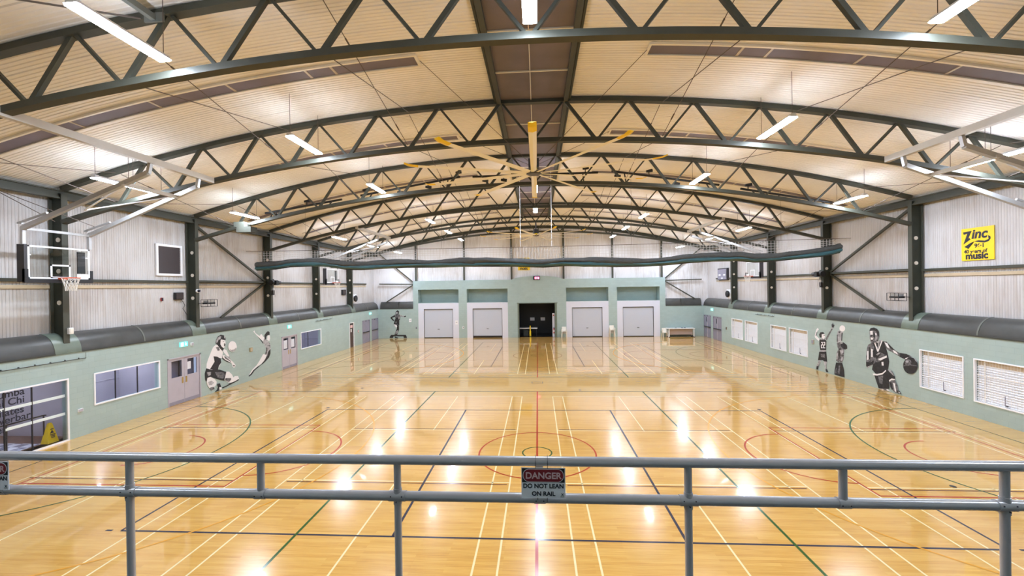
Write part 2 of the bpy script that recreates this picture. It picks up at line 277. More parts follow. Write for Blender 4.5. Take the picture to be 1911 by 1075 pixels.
MURAL_LEAP=[('W',[(10.48,2.84),(10.56,2.68),(10.84,2.51),(11.19,2.34),(11.37,2.26),(11.3,2.07),(11.01,2.26),(10.67,2.53),(10.45,2.73),(10.39,2.77)]),('D',[(10.7,2.51),(11.01,2.26),(11.27,2.03),(11.24,1.95),(10.95,2.25)]),('W',[(10.96,2.5),(11.11,2.56),(11.25,2.39),(11.37,2.33),(11.34,2.26),(11.04,2.39)]),('L',[(11.31,2.24),(11.61,2.13),(11.91,1.87),(11.94,1.7),(11.78,1.73),(11.53,1.61),(11.42,1.78),(11.24,2.04)]),('D',[(11.37,2.45),(11.5,2.57),(11.71,2.67),(11.87,2.59),(11.86,2.41),(11.71,2.43),(11.55,2.35),(11.52,2.2),(11.4,2.17)]),('W',[(11.65,2.4),(11.89,2.39),(11.91,2.19),(11.82,2.04),(11.61,2.15)]),('D',[(11.72,1.78),(11.9,1.77),(11.92,1.71),(11.75,1.72)]),('L',[(11.48,1.81),(11.94,1.7),(11.93,1.47),(11.77,1.13),(11.52,0.94),(11.22,1.03),(11.4,1.31),(11.5,1.53)]),('M',[(11.5,1.69),(11.63,1.67),(11.59,1.36),(11.43,1.23),(11.4,1.31),(11.5,1.53)]),('W',[(11.22,1.34),(11.52,1.25),(11.39,0.96),(11.03,0.79),(10.62,0.68),(10.34,0.51),(10.06,0.34),(9.98,0.36),(10.23,0.6),(10.63,0.79),(10.92,1.04)]),('D',[(11.71,1.42),(11.92,1.55),(11.91,1.27),(11.77,1.05),(11.45,0.87),(11.15,0.75),(10.97,0.73),(11.27,0.9),(11.58,1.16)]),('D',[(11.15,0.77),(10.79,0.64),(10.45,0.52),(10.17,0.32),(9.95,0.25),(9.92,0.31),(10.11,0.4),(10.34,0.56),(10.62,0.66)])]
MURAL_GUARD=[('L',[(12.4,1.22),(11.94,1.29),(11.91,1.2),(12.47,1.11)]),('D',[(12.5,1.11),(11.89,1.21),(11.82,0.65),(12.11,0.62),(12.18,0.67),(12.61,0.6)]),('M',[(12.37,1.0),(12.04,1.05),(12.01,0.84),(12.34,0.83)]),('W',[(12.72,2.4),(12.58,2.5),(12.51,2.39),(12.64,2.31),(12.72,2.01),(12.49,1.88),(12.42,1.8),(12.56,1.74),(12.86,1.9),(12.88,1.99),(12.75,2.32)]),('D',[(12.69,2.24),(12.64,2.25),(12.74,2.01),(12.81,2.0)]),('M',[(11.86,2.05),(11.66,2.31),(11.44,2.55),(11.32,2.58),(11.41,2.47),(11.67,2.11),(11.83,1.87),(11.96,1.9)]),('D',[(11.41,2.66),(11.44,2.83),(11.38,2.79),(11.31,2.93),(11.27,2.8),(11.19,2.79),(11.25,2.67),(11.35,2.58)]),('L',[(11.47,2.61),(11.32,2.65),(11.35,2.56),(11.46,2.55)]),('L',[(12.39,1.89),(11.96,1.95),(11.89,1.87),(12.49,1.79)]),('D',[(12.45,1.84),(12.25,1.84),(12.02,1.89),(11.86,1.83),(11.9,1.29),(12.4,1.22),(12.47,1.57)]),('W',[(12.31,1.7),(12.16,1.72),(12.16,1.53),(12.26,1.51),(12.26,1.4),(12.16,1.41),(12.16,1.37),(12.33,1.34),(12.33,1.55),(12.23,1.57),(12.22,1.66),(12.31,1.65)]),('W',[(12.11,1.73),(11.96,1.75),(11.96,1.56),(12.06,1.53),(12.06,1.42),(11.97,1.44),(11.97,1.39),(12.13,1.37),(12.13,1.58),(12.03,1.6),(12.03,1.69),(12.11,1.68)]),('D',[(12.48,2.11),(12.38,2.25),(12.15,2.3),(11.99,2.23),(12.15,2.19),(12.29,1.95),(12.42,1.96)]),('W',[(12.25,2.15),(11.99,2.21),(11.96,2.03),(12.09,1.89),(12.25,1.95)]),('D',[(12.08,2.13),(11.99,2.15),(12.0,2.11),(12.09,2.09)]),('L',[(12.54,0.59),(12.31,0.63),(12.52,0.3),(12.62,0.05),(12.76,0.03),(12.72,0.26)]),('L',[(12.11,0.62),(11.82,0.65),(11.88,0.42),(11.86,0.2),(11.77,0.07),(11.93,0.08),(12.02,0.35)]),('D',[(12.74,0.21),(12.55,0.29),(12.59,0.06),(12.76,0.03)]),('D',[(11.97,0.18),(11.83,0.23),(11.73,0.08),(11.89,0.04)])]
MURAL_SHOOT=[('L',[(10.99,2.4),(10.9,2.52),(10.72,2.52),(10.52,2.48),(10.58,2.37),(10.67,1.94),(10.76,1.84),(11.03,1.85),(11.02,2.19)]),('D',[(10.67,2.4),(10.58,2.43),(10.63,1.99),(10.69,1.98)]),('D',[(11.02,2.27),(10.96,2.28),(10.98,1.9),(11.04,1.89)]),('D',[(10.9,2.46),(10.75,2.48),(10.76,2.41),(10.88,2.38)]),('W',[(10.39,2.68),(10.4,2.62),(10.43,2.57),(10.48,2.53),(10.54,2.5),(10.61,2.49),(10.67,2.49),(10.74,2.51),(10.78,2.54),(10.81,2.58),(10.82,2.63),(10.81,2.68),(10.78,2.73),(10.73,2.78),(10.67,2.81),(10.6,2.82),(10.53,2.82),(10.47,2.8),(10.43,2.77),(10.4,2.73)]),('M',[(11.03,1.83),(10.76,1.89),(10.71,1.68),(10.48,1.55),(10.51,1.09),(10.63,0.82),(10.9,0.77),(11.1,0.82),(11.07,1.25),(10.91,1.49),(11.0,1.64)]),('D',[(10.76,1.84),(10.53,1.92),(10.28,1.81),(10.25,1.63),(10.42,1.54),(10.59,1.6),(10.74,1.68)]),('L',[(10.76,1.86),(10.59,1.93),(10.56,1.87),(10.73,1.8)]),('D',[(10.86,1.52),(10.71,1.56),(10.74,1.34),(10.86,1.03),(10.92,1.19)]),('L',[(10.83,1.46),(10.54,1.54),(10.54,1.38),(10.71,1.22)]),('L',[(11.04,1.3),(10.94,1.31),(10.98,0.93),(11.09,0.91)]),('L',[(10.69,1.1),(10.54,1.17),(10.6,0.95),(10.72,0.87)]),('D',[(11.11,0.73),(10.63,0.8),(10.5,0.43),(10.47,0.06),(10.79,0.04),(11.24,0.05),(11.23,0.28)]),('M',[(10.9,0.6),(10.78,0.63),(10.85,0.15),(11.0,0.16)]),('M',[(11.14,0.35),(11.05,0.49),(11.09,0.14),(11.2,0.12)])]
MURAL_DRIBBLE=[('L',[(8.4,2.27),(7.96,2.37),(8.01,2.07),(8.24,1.81),(8.43,1.97)]),('M',[(7.94,2.32),(7.72,2.33),(7.46,2.11),(7.21,1.97),(6.98,1.9),(6.53,1.9),(6.37,1.84),(6.73,1.66),(7.05,1.75),(7.42,1.87),(7.72,1.96)]),('W',[(7.85,2.28),(7.68,2.25),(7.55,2.03),(7.7,2.06)]),('W',[(7.38,2.01),(7.17,1.91),(7.09,1.81),(7.34,1.88)]),('D',[(7.67,2.28),(7.46,2.13),(7.25,1.98),(7.42,1.99),(7.57,2.09)]),('D',[(7.0,1.91),(6.64,1.92),(6.49,1.84),(6.73,1.66),(7.03,1.73)]),('D',[(8.59,2.17),(8.45,2.23),(8.22,1.85),(7.96,2.33),(7.85,2.27),(7.68,1.82),(7.58,1.41),(7.65,1.03),(7.96,0.75),(8.38,0.67),(8.61,0.84),(8.51,1.28),(8.6,1.76)]),('L',[(8.42,2.22),(7.96,2.35),(8.08,2.06),(8.23,1.85),(8.36,2.02)]),('D',[(8.35,2.21),(8.24,2.2),(8.2,1.93),(8.31,2.04)]),('M',[(8.14,2.27),(8.05,2.28),(8.12,2.07),(8.18,2.01)]),('W',[(8.46,2.19),(8.4,2.21),(8.23,1.85),(8.01,2.33),(7.95,2.33),(8.2,1.78),(8.27,1.77)]),('M',[(8.83,2.03),(8.59,2.16),(8.45,1.97),(8.51,1.51),(8.36,1.46),(8.08,1.76),(7.73,1.69),(7.68,1.57),(7.95,1.49),(8.18,1.28),(8.37,1.25),(8.56,1.08),(8.9,0.85),(8.97,0.97),(8.97,1.43),(8.91,1.82)]),('W',[(8.65,1.86),(8.54,1.84),(8.55,1.46),(8.65,1.44)]),('W',[(8.9,1.71),(8.81,1.72),(8.81,1.3),(8.92,1.25)]),('W',[(8.23,1.42),(7.73,1.67),(7.71,1.59),(8.09,1.37)]),('W',[(8.85,0.99),(8.61,1.13),(8.58,1.09),(8.88,0.88)]),('D',[(8.97,1.16),(8.7,1.17),(8.46,1.33),(8.51,1.13),(8.85,0.93),(8.97,0.93)]),('D',[(8.76,1.92),(8.69,1.93),(8.69,1.32),(8.79,1.31)]),('D',[(8.55,1.76),(8.43,1.86),(8.41,1.45),(8.5,1.47)]),('D',[(8.36,1.46),(8.22,1.67),(8.02,1.74),(8.11,1.61),(8.3,1.39)]),('L',[(8.34,1.61),(8.2,1.74),(8.06,1.75),(8.25,1.59)]),('W',[(8.02,1.31),(7.91,1.35),(7.89,1.17),(8.0,1.15)]),('M',[(8.73,2.77),(8.58,2.88),(8.34,2.9),(8.16,2.79),(8.14,2.53),(8.21,2.3),(8.45,2.16),(8.64,2.15),(8.71,2.35)]),('D',[(8.74,2.73),(8.65,2.87),(8.44,2.92),(8.25,2.87),(8.14,2.73),(8.14,2.49),(8.23,2.56),(8.3,2.74),(8.49,2.79),(8.65,2.75)]),('W',[(8.69,2.71),(8.53,2.75),(8.51,2.56),(8.67,2.54)]),('W',[(8.64,2.41),(8.48,2.42),(8.54,2.31),(8.65,2.31)]),('W',[(8.37,2.67),(8.29,2.66),(8.28,2.55),(8.36,2.55)]),('D',[(8.51,2.61),(8.38,2.64),(8.37,2.41),(8.49,2.46)]),('D',[(8.64,2.53),(8.53,2.55),(8.54,2.5),(8.63,2.49)]),('D',[(8.63,2.28),(8.49,2.3),(8.53,2.25),(8.61,2.24)]),('L',[(8.35,2.51),(8.23,2.5),(8.28,2.33),(8.38,2.28)]),('D',[(8.45,0.59),(7.96,0.73),(7.71,0.99),(7.43,1.01),(7.25,0.76),(7.27,0.65),(7.59,0.47),(7.57,0.15),(7.93,0.04),(8.2,0.03),(8.31,0.27)]),('M',[(8.21,0.59),(7.92,0.69),(7.97,0.27),(8.15,0.27)]),('L',[(7.65,1.03),(7.48,1.03),(7.27,0.79),(7.35,0.81),(7.56,0.94)]),('W',[(8.54,0.67),(8.28,0.69),(7.96,0.81),(7.76,0.99),(7.74,0.94),(7.96,0.73),(8.28,0.61),(8.52,0.59)]),('W',[(7.59,0.54),(7.44,0.66),(7.25,0.67),(7.25,0.62),(7.44,0.58),(7.57,0.47)]),('M',[(7.57,0.47),(7.27,0.63),(7.13,0.4),(7.07,0.13),(6.95,0.09),(7.24,0.05),(7.4,0.12),(7.57,0.29)]),('W',[(7.36,0.48),(7.26,0.47),(7.19,0.1),(7.27,0.1)]),('D',[(7.55,0.44),(7.44,0.49),(7.36,0.16),(7.45,0.14)]),('W',[(8.11,0.02),(7.66,0.11),(7.49,0.04),(7.93,0.01)]),('D',[(7.93,0.05),(7.75,0.08),(7.68,0.04),(7.88,0.02)]),('D',[(7.15,0.18),(7.01,0.18),(6.91,0.07),(7.11,0.05)]),('W',[(7.09,0.14),(7.01,0.13),(6.97,0.08),(7.05,0.08)]),('D',[(6.08,1.51),(6.09,1.43),(6.12,1.35),(6.16,1.27),(6.22,1.2),(6.28,1.14),(6.36,1.1),(6.44,1.08),(6.52,1.07),(6.6,1.08),(6.67,1.11),(6.73,1.16),(6.77,1.22),(6.8,1.29),(6.81,1.37),(6.8,1.46),(6.77,1.54),(6.72,1.62),(6.66,1.69),(6.59,1.75),(6.51,1.79),(6.43,1.81),(6.35,1.81),(6.28,1.8),(6.21,1.77),(6.15,1.72),(6.11,1.66),(6.09,1.59)]),('M',[(6.39,1.59),(6.4,1.54),(6.42,1.5),(6.46,1.46),(6.5,1.43),(6.55,1.41),(6.6,1.41),(6.65,1.42),(6.69,1.45),(6.71,1.48),(6.72,1.53),(6.71,1.57),(6.68,1.62),(6.65,1.66),(6.6,1.69),(6.55,1.7),(6.5,1.7),(6.45,1.69),(6.42,1.67),(6.4,1.63)]),('L',[(6.52,1.62),(6.53,1.58),(6.56,1.56),(6.59,1.54),(6.63,1.54),(6.65,1.56),(6.66,1.59),(6.65,1.62),(6.62,1.65),(6.59,1.66),(6.55,1.66),(6.53,1.64)]),('M',[(6.79,1.38),(6.46,1.49),(6.12,1.5),(6.12,1.48),(6.46,1.46),(6.79,1.34)]),('W',[(6.71,1.72),(6.53,1.79),(6.65,1.68)]),('L',[(6.28,1.83),(6.17,1.76),(6.1,1.64),(6.17,1.69)])]
MURAL_STEP=[('M',[(-14.69,2.46),(-14.47,2.52),(-14.16,2.46),(-14.07,2.27),(-14.13,1.96),(-14.29,1.9),(-14.61,1.9),(-14.63,2.15)]),('D',[(-14.53,2.8),(-14.37,2.9),(-14.21,2.8),(-14.25,2.52),(-14.44,2.46),(-14.6,2.58)]),('L',[(-14.53,2.71),(-14.34,2.7),(-14.38,2.52),(-14.53,2.55)]),('D',[(-14.69,2.4),(-14.6,2.24),(-14.95,2.12),(-14.73,1.84),(-14.83,1.78),(-15.11,2.06),(-15.11,2.19)]),('L',[(-14.16,2.46),(-13.78,2.3),(-13.53,2.33),(-13.5,2.23),(-13.69,2.17),(-14.1,2.27)]),('D',[(-13.72,2.25),(-13.53,2.34),(-13.49,2.23),(-13.66,2.17)]),('D',[(-14.6,2.15),(-14.13,2.15),(-14.13,1.9),(-14.61,1.9)]),('L',[(-14.29,2.21),(-14.16,2.21),(-14.2,1.96),(-14.28,1.96)]),('D',[(-14.67,1.97),(-14.2,1.9),(-14.21,1.35),(-14.55,1.41),(-14.8,1.47),(-14.73,1.72)]),('M',[(-14.61,1.75),(-14.45,1.75),(-14.49,1.56),(-14.64,1.57)]),('D',[(-14.52,1.38),(-14.24,1.35),(-14.24,0.91),(-14.38,0.54),(-14.44,0.36),(-14.73,0.36),(-14.59,0.73),(-14.46,1.04)]),('L',[(-14.56,0.73),(-14.49,0.73),(-14.54,0.42),(-14.63,0.42)]),('W',[(-14.77,1.47),(-14.49,1.38),(-14.43,1.22),(-14.53,1.07),(-14.68,1.29)]),('L',[(-14.47,0.79),(-14.37,0.85),(-14.41,0.54),(-14.49,0.45)]),('D',[(-15.2,0.24),(-15.07,0.36),(-13.56,0.35),(-13.47,0.23),(-13.43,0.03),(-13.76,0.03),(-13.79,0.2),(-14.82,0.21),(-14.92,0.04),(-15.25,0.04)]),('D',[(-14.7,0.19),(-14.32,0.08),(-14.38,0.02),(-14.7,0.04)])]

# ------------------------------------------------------------------ setting: floor with its painted lines
def build_floor():
    b = MB(); names = ['floor', 'l_cream', 'l_red', 'l_maroon', 'l_green', 'l_olive', 'l_blue', 'l_black', 'l_orange', 'charcoal', 'brass']
    ix = {n: i for i, n in enumerate(names)}
    b.use(0).box(-16.9, 16.9, -16.3, 30.2, -0.12, 0.0)
    lev = {'l_cream': 1, 'l_maroon': 1, 'l_blue': 2, 'l_olive': 2, 'l_red': 3, 'l_green': 4, 'l_black': 2, 'l_orange': 5, 'charcoal': 6, 'brass': 6}
    def q(c, x0, x1, y0, y1): z = lev[c] * 0.0008; b.use(ix[c]).add([(x0, y0, z), (x1, y0, z), (x1, y1, z), (x0, y1, z)], [(0, 1, 2, 3)])
    def vx(c, x, y0, y1, w=0.05): q(c, x - w / 2, x + w / 2, y0, y1)
    def hy(c, y, x0, x1, w=0.05): q(c, x0, x1, y - w / 2, y + w / 2)
    def arc(c, cx, cy, r, a0, a1, w=0.05, n=48):
        z = lev[c] * 0.0008; vs = []; fs = []
        for i in range(n + 1):
            a = a0 + (a1 - a0) * i / n
            for rr in (r - w / 2, r + w / 2): vs.append((cx + rr * math.cos(a), cy + rr * math.sin(a), z))
        for i in range(n): fs.append((2 * i, 2 * i + 1, 2 * i + 3, 2 * i + 2))
        b.use(ix[c]).add(vs, fs)
    for Y in (0.0, 18.4438):
        for c0 in (-11.25, -3.765, 3.765, 11.25):                   # four badminton courts side by side
            for dx in (-3.05, -2.59, 2.59, 3.05): vx('l_cream', c0 + dx, Y - 6.7, Y + 6.7, 0.04)
            for sy in (-1, 1):
                vx('l_cream', c0, Y + sy * 1.98 if sy > 0 else Y - 6.7, Y + 6.7 if sy > 0 else Y - 1.98, 0.04)
                hy('l_cream', Y + sy * 2.02, c0 - 3.05, c0 + 3.05, 0.04); hy('l_cream', Y + sy * 6.68, c0 - 3.05, c0 + 3.05, 0.04)
                hy('l_maroon', Y + sy * 2.125, c0 - 2.98, c0 + 2.98, 0.045)
        for s in (-1, 1):
            vx('l_red', s * 14.07, Y - 7.5, Y + 7.62); vx('l_red', s * 8.24, Y - 2.475, Y + 2.475)
            for sy in (-1, 1): hy('l_red', Y + sy * 2.45, min(s * 14.07, s * 8.24), max(s * 14.07, s * 8.24))
            a0 = -PI / 2 if s < 0 else PI / 2
            arc('l_red', s * 8.24, Y, 1.8, a0, a0 + PI); arc('l_red', s * 12.43, Y, 1.25, a0, a0 + PI)
            arc('l_orange', s * 12.43, Y, 6.75, a0 + 0.14, a0 + PI - 0.14, 0.05, 80)
            vx('l_olive', s * 15.27, Y - 7.62, Y + 7.62); arc('l_green', s * 15.27, Y, 4.9, a0, a0 + PI, 0.05, 64)
            vx('l_green', s * 5.08, Y - 7.62, Y + 7.62, 0.06)
            vx('l_blue', s * 9.0, Y - 4.5, Y + 4.5, 0.055); vx('l_blue', s * 3.0, Y - 4.5, Y + 4.5, 0.06)
            hy('l_blue', Y + s * 4.5, -9.0, 9.0, 0.055)
            hy('l_blue', Y - 4.5, s * 9.2 if s > 0 else -9.35, 9.35 if s > 0 else -9.2, 0.055)
            hy('l_black', Y + s * 7.62, -15.3, 15.3, 0.05)
        vx('l_red', 0.0, Y - 7.62, Y + 7.62, 0.06); arc('l_red', 0, Y, 1.8, 0, 2 * PI, 0.05, 72); arc('l_green', 0, Y, 0.45, 0, 2 * PI, 0.045, 40)
    for x, y in ((9.78, 10.27), (2.1, 7.9), (-9.1, 8.3), (10.4, -1.9), (11.9, -2.9), (9.05, 4.7), (-9.1, 4.75), (-6.6, 6.0)):
        z = lev['charcoal'] * 0.0008
        b.use(ix['charcoal']).add([(x + 0.07 * math.cos(k * PI / 6), y + 0.07 * math.sin(k * PI / 6), z) for k in range(12)], [tuple(range(12))])
    hy('charcoal', 9.72, -0.2, 0.2, 0.03); q('charcoal', -0.3, -0.27, 9.35, 9.75); q('charcoal', 0.27, 0.3, 9.35, 9.75); hy('charcoal', 9.36, -0.3, 0.3, 0.03)
    return struct(b.build('floor', names), 'glossy honey timber sports floor covered in coloured court lines', 'floor')
build_floor()

# ------------------------------------------------------------------ walls
def holed(b, lo, hi, z0, z1, holes, cell):
    """fill the rectangle [lo,hi]x[z0,z1] except the holes (a0,a1,b0,b1); cell(a0,a1,b0,b1) adds a box"""
    xs = sorted({lo, hi} | {h[i] for h in holes for i in (0, 1) if lo < h[i] < hi})
    for a0, a1 in zip(xs, xs[1:]):
        m = (a0 + a1) / 2; cuts = sorted((max(h[2], z0), min(h[3], z1)) for h in holes if h[0] < m < h[1])
        z = z0
        for c0, c1 in cuts:
            if c0 > z: cell(a0, a1, z, c0)
            z = max(z, c1)
        if z < z1: cell(a0, a1, z, z1)

LW = [(-4.2, 0.70, 0.0, 2.16), (1.58, 4.28, 1.0, 2.16), (4.68, 6.53, 0, 2.15), (13.07, 14.84, 0, 2.14), (15.27, 17.98, 1.02, 2.17), (22.9, 23.75, 0, 2.18), (25.57, 27.32, 0, 2.16), (27.8, 29.5, 0, 2.16)]
RWIN = [(1.88, 3.74), (4.14, 5.99), (13.52, 15.40), (15.73, 17.60), (19.39, 21.26), (21.66, 23.55)]
RDOOR = [(25.56, 27.34), (27.86, 29.55)]
RW = [(a, c, 0.62, 2.21) for a, c in RWIN] + [(a, c, 0, 2.14) for a, c in RDOOR]
b = MB(); holed(b, -16.3, 29.9, 0, 3.04, LW, lambda a0, a1, z0, z1: b.box(-16.62, -16.4, a0, a1, z0, z1))
struct(b.build('wall_left', 'teal_y'), 'pale teal block wall with doors, studio windows and painted players', 'wall')
b = MB(); holed(b, -16.3, 29.9, 0, 3.04, RW, lambda a0, a1, z0, z1: b.box(16.4, 16.62, a0, a1, z0, z1))
struct(b.build('wall_right', 'teal_y'), 'pale teal block wall with white louvre windows and basketball murals', 'wall')
NICHE = [(-12.2, -8.0), (-7.15, -2.97), (2.93, 7.13), (7.98, 12.17)]
FW = [(a, c, 3.59, 4.97) for a, c in NICHE] + [(a, c, 0, 3.58) for a, c in NICHE] + [(-1.82, 1.78, 0, 3.43), (-16.5, -12.72, 3.04, 6), (12.72, 16.5, 3.04, 6)]
b = MB(); holed(b, -16.4, 16.4, 0, 5.87, FW, lambda a0, a1, z0, z1: b.box(a0, a1, 29.6, 29.85, z0, z1))
arch = [(-2.55, 5.87)] + [(-2.45 + 5.0 * i / 16, 5.87 + 0.34 * math.sin(PI * i / 16) ** 0.55) for i in range(1, 16)] + [(2.6, 5.87)]
b.prism(arch, lambda a, c, t: (a, 29.6 + t, c), 0.25)
for a, c in NICHE:                                                   # the deep recesses above the roller doors
    b.box(a, c, 30.75, 30.85, 3.5, 5.05); b.box(a - 0.1, a, 29.85, 30.85, 3.5, 5.05); b.box(c, c + 0.1, 29.85, 30.85, 3.5, 5.05); b.box(a - 0.1, c + 0.1, 29.85, 30.85, 4.97, 5.05); b.box(a - 0.1, c + 0.1, 29.85, 30.85, 3.48, 3.59)
struct(b.build('wall_far', 'teal_x'), 'teal end wall with four roller doors and recesses above them', 'wall')
b = MB().box(-17, 17, -16.5, -16.3, -0.1, 11.5)
struct(b.build('wall_back', 'teal'), 'plain painted wall behind the balcony', 'wall')

def corrugated(name, mtl, pts_fn, lo, hi, pitch, amp):
    """vertical trapezoid ribs between lo and hi; pts_fn(t, d, zrow) gives a point, d = rib depth"""
    n = int((hi - lo) / pitch); b = MB(); vs = []; fs = []
    prof = [(0.0, 0), (0.55, 0), (0.68, 1), (0.87, 1)]
    ts = [(lo + (i + p) * pitch, amp * d) for i in range(n) for p, d in prof] + [(hi, 0)]
    for t, d in ts: vs += pts_fn(t, d)
    for i in range(len(ts) - 1): fs.append((2 * i, 2 * i + 2, 2 * i + 3, 2 * i + 1))
    b.add(vs, fs); return b.build(name, mtl)
for s, nm, mm in ((-1, 'wall_left', 'clad_l'), (1, 'wall_right', 'clad_r')):
    o = corrugated(nm + '_cladding', mm, lambda t, d: [(s * (17.0 + d), t, 2.9), (s * (17.0 + d), t, 8.95)], -16.3, 30.0, 0.095, 0.012)
    struct(o, 'grimy white ribbed steel sheeting above ' + (DW if s < 0 else WW), 'wall')
o = corrugated('wall_far_cladding', 'clad_f', lambda t, d: [(t, 30.0 + d, 5.8 if abs(t) < 12.72 else 3.0), (t, 30.0 + d, cz(t) + 0.3)], -17.0, 17.0, 0.11, 0.012)
struct(o, 'white ribbed steel sheeting filling the arched end of the hall', 'wall')

# ------------------------------------------------------------------ arched ceiling: ribs run across the hall along the arch
def build_ceiling():
    b = MB(); NX = 44; xs = [-17.1 + 34.2 * i / NX for i in range(NX + 1)]
    prof = [(0.0, 0), (0.07, 0), (0.083, 1), (0.102, 1)]
    ys = []; y = -16.4
    i = 0
    while y < 30.1:
        ys += [(y + p, (0.016 if i % 7 else 0.05) * d) for p, d in prof]; y += 0.115; i += 1
    vs = [(x, yy, cz(x) + 0.02 + d) for yy, d in ys for x in xs]; fs = []
    for i in range(len(ys) - 1):
        for j in range(NX):
            a = i * (NX + 1) + j; fs.append((a, a + NX + 1, a + NX + 2, a + 1))
    b.add(vs, fs)
    return struct(b.build('ceiling', 'ceil'), 'cream ribbed sheet ceiling arching over the whole hall', 'ceiling')
build_ceiling()

# mezzanine that the railing stands on
struct(MB().box(-16.4, 16.4, -16.3, -10.74, 3.0, 3.24).build('balcony_slab', 'charcoal'), 'balcony slab under the railing posts', 'balcony')

# eaves beams, girts, joint flashings
for s, W_ in ((-1, DW), (1, WW)):
    b = MB().box(s * 16.5, s * 16.72, -16, 29.9, 8.47, 8.53).box(s * 16.58, s * 16.64, -16, 29.9, 8.53, 8.74).box(s * 16.5, s * 16.72, -16, 29.9, 8.74, 8.78)
    tag(b.build('eaves_beam', 'steel'), 'long green steel beam along the eaves above ' + W_, 'beam')
    b = MB().box(s * 16.9, s * 16.99, -16, 27.9, 5.57, 5.68)
    tag(b.build('wall_rail', 'steel'), 'slim green horizontal rail halfway up the sheeting above ' + W_, 'rail')
    b = MB().box(s * 16.955, s * 16.998, -16, 27.9, 5.34, 5.46)
    tag(b.build('flashing_strip', 'beige'), 'beige flashing strip under the green rail above ' + W_, 'flashing')

# ------------------------------------------------------------------ barrel rooflights along the wall heads, with green saddles at the columns
YC = [-5.0, 0.75, 6.5, 12.25, 18.0, 23.75]
def quarter(s, y0, y1, dr, n=12, x0=16.4):
    return [(s * (x0 - dr + (0.57 + dr) * (1 - math.cos(t))), 3.06 + (0.70 + dr) * math.sin(t)) for t in [PI / 2 * i / n for i in range(n + 1)]]
def barrel(s, y0, y1, dr, mtl, name, parent=None, thick=0.02):
    b = MB(); o = quarter(s, y0, y1, dr); i_ = quarter(s, y0, y1, dr - thick); n = len(o)
    vs = [(x, y, z) for y in (y0, y1) for x, z in o] + [(x, y, z) for y in (y0, y1) for x, z in i_]
    fs = [(k, k + 1, n + k + 1, n + k) for k in range(n - 1)]
    b.add(vs[:2 * n], fs, True); b.add(vs[2 * n:], fs, True)
    for e in (0, n): b.add(vs, [(e + k, e + k + 1, 2 * n + e + k + 1, 2 * n + e + k) for k in range(n - 1)])
    return b.build(name, mtl, parent)
edges = [-16.2] + YC + [29.6]
for s, W_ in ((-1, DW), (1, WW)):
    for k in range(len(edges) - 1):
        y0, y1 = edges[k] + (0.42 if k else 0), edges[k + 1] - (0.42 if k < len(edges) - 2 else 0)
        if k == 0: continue
        where = f'between the {ORD[k]} and {ORD[k + 1]} columns' if k < 6 else 'beyond the last column'
        t = thing('barrel_rooflight', f'dark curved rooflight {where} on {W_}', 'rooflight', (0, 0, 0), 'curved rooflights along the wall heads')
        barrel(s, y0, y1, 0.0, 'barrel', 'curved_sheet', t)
        barrel(s, (y0 + y1) / 2 - 0.03, (y0 + y1) / 2 + 0.03, 0.014, 'joint', 'joint_strip', t)
        MB().box(s * 16.37, s * 16.46, y0, y1, 3.042, 3.10).build('sill_strip', 'sill', t)
    for k, y in enumerate(YC):
        t = thing('saddle_cover', f'green curved saddle cover at the foot of the {ORD[k + 1]} column on {W_}', 'cover', (0, 0, 0), 'green saddle covers')
        barrel(s, y - 0.42, y + 0.42, 0.012, 'saddle', 'curved_plate', t)
        MB().box(s * 16.375, s * 16.46, y - 0.42, y + 0.42, 3.042, 3.09).build('lower_lip', 'saddle', t)
for s, W_ in ((-1, 'door wall'), (1, 'window wall')):               # the two short ones on the end wall
    x0, x1 = sorted((s * 12.74, s * 16.2))
    t = thing('barrel_rooflight', f'short dark curved rooflight on the end wall next to the {W_} corner', 'rooflight', (0, 0, 0), 'curved rooflights along the wall heads')
    pr = [(29.62 + 0.36 * (1 - math.cos(a)), 3.06 + 0.70 * math.sin(a)) for a in [PI / 2 * i / 10 for i in range(11)]]
    b = MB(); n = len(pr); b.add([(x, y, z) for x in (x0, x1) for y, z in pr], [(k, k + 1, n + k + 1, n + k) for k in range(n - 1)], True)
    for x in (x0, x1): b.add([(x, y, z) for y, z in pr] + [(x, 29.98, 3.06)], [tuple(range(n + 1))])
    b.build('curved_sheet', 'barrel', t)
    MB().box(s * 14.2, s * 14.26, 29.6, 29.9, 3.06, 3.74).build('joint_strip', 'sill', t)
    MB().box(x0, x1, 29.57, 29.62, 3.03, 3.10).build('sill_strip', 'sill', t)

# ------------------------------------------------------------------ columns
def make_column():
    t = thing('steel_column', '', 'column', (0, 0, 0), 'green steel wall columns')
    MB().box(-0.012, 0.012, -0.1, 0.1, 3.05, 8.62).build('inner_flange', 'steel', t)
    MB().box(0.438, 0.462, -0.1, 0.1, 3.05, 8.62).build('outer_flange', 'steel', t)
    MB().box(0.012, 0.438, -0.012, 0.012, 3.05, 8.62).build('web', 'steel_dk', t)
    for z in (4.83, 5.94, 7.04):
        MB().cyl((0.225, -0.03, z), (0.225, -0.012, z), 0.08, 20).build('hole_disc', 'plastic', t)  # white disc stands in for a through-hole in the web
    MB().box(0.0, 0.45, -0.1, 0.1, 8.62, 8.66).build('cap_plate', 'steel', t)
    return t
col0 = make_column()
first = True
for s, W_ in ((-1, DW), (1, WW)):
    for k, y in enumerate(YC):
        lab = f'dark green steel column, {ORD[k + 1]} from the railing on {W_}'
        o = col0 if first else dup(col0); first = False
        o.location = (s * 16.47, y, 0.0); o['label'] = lab
        o.scale = (s, 1, 1)
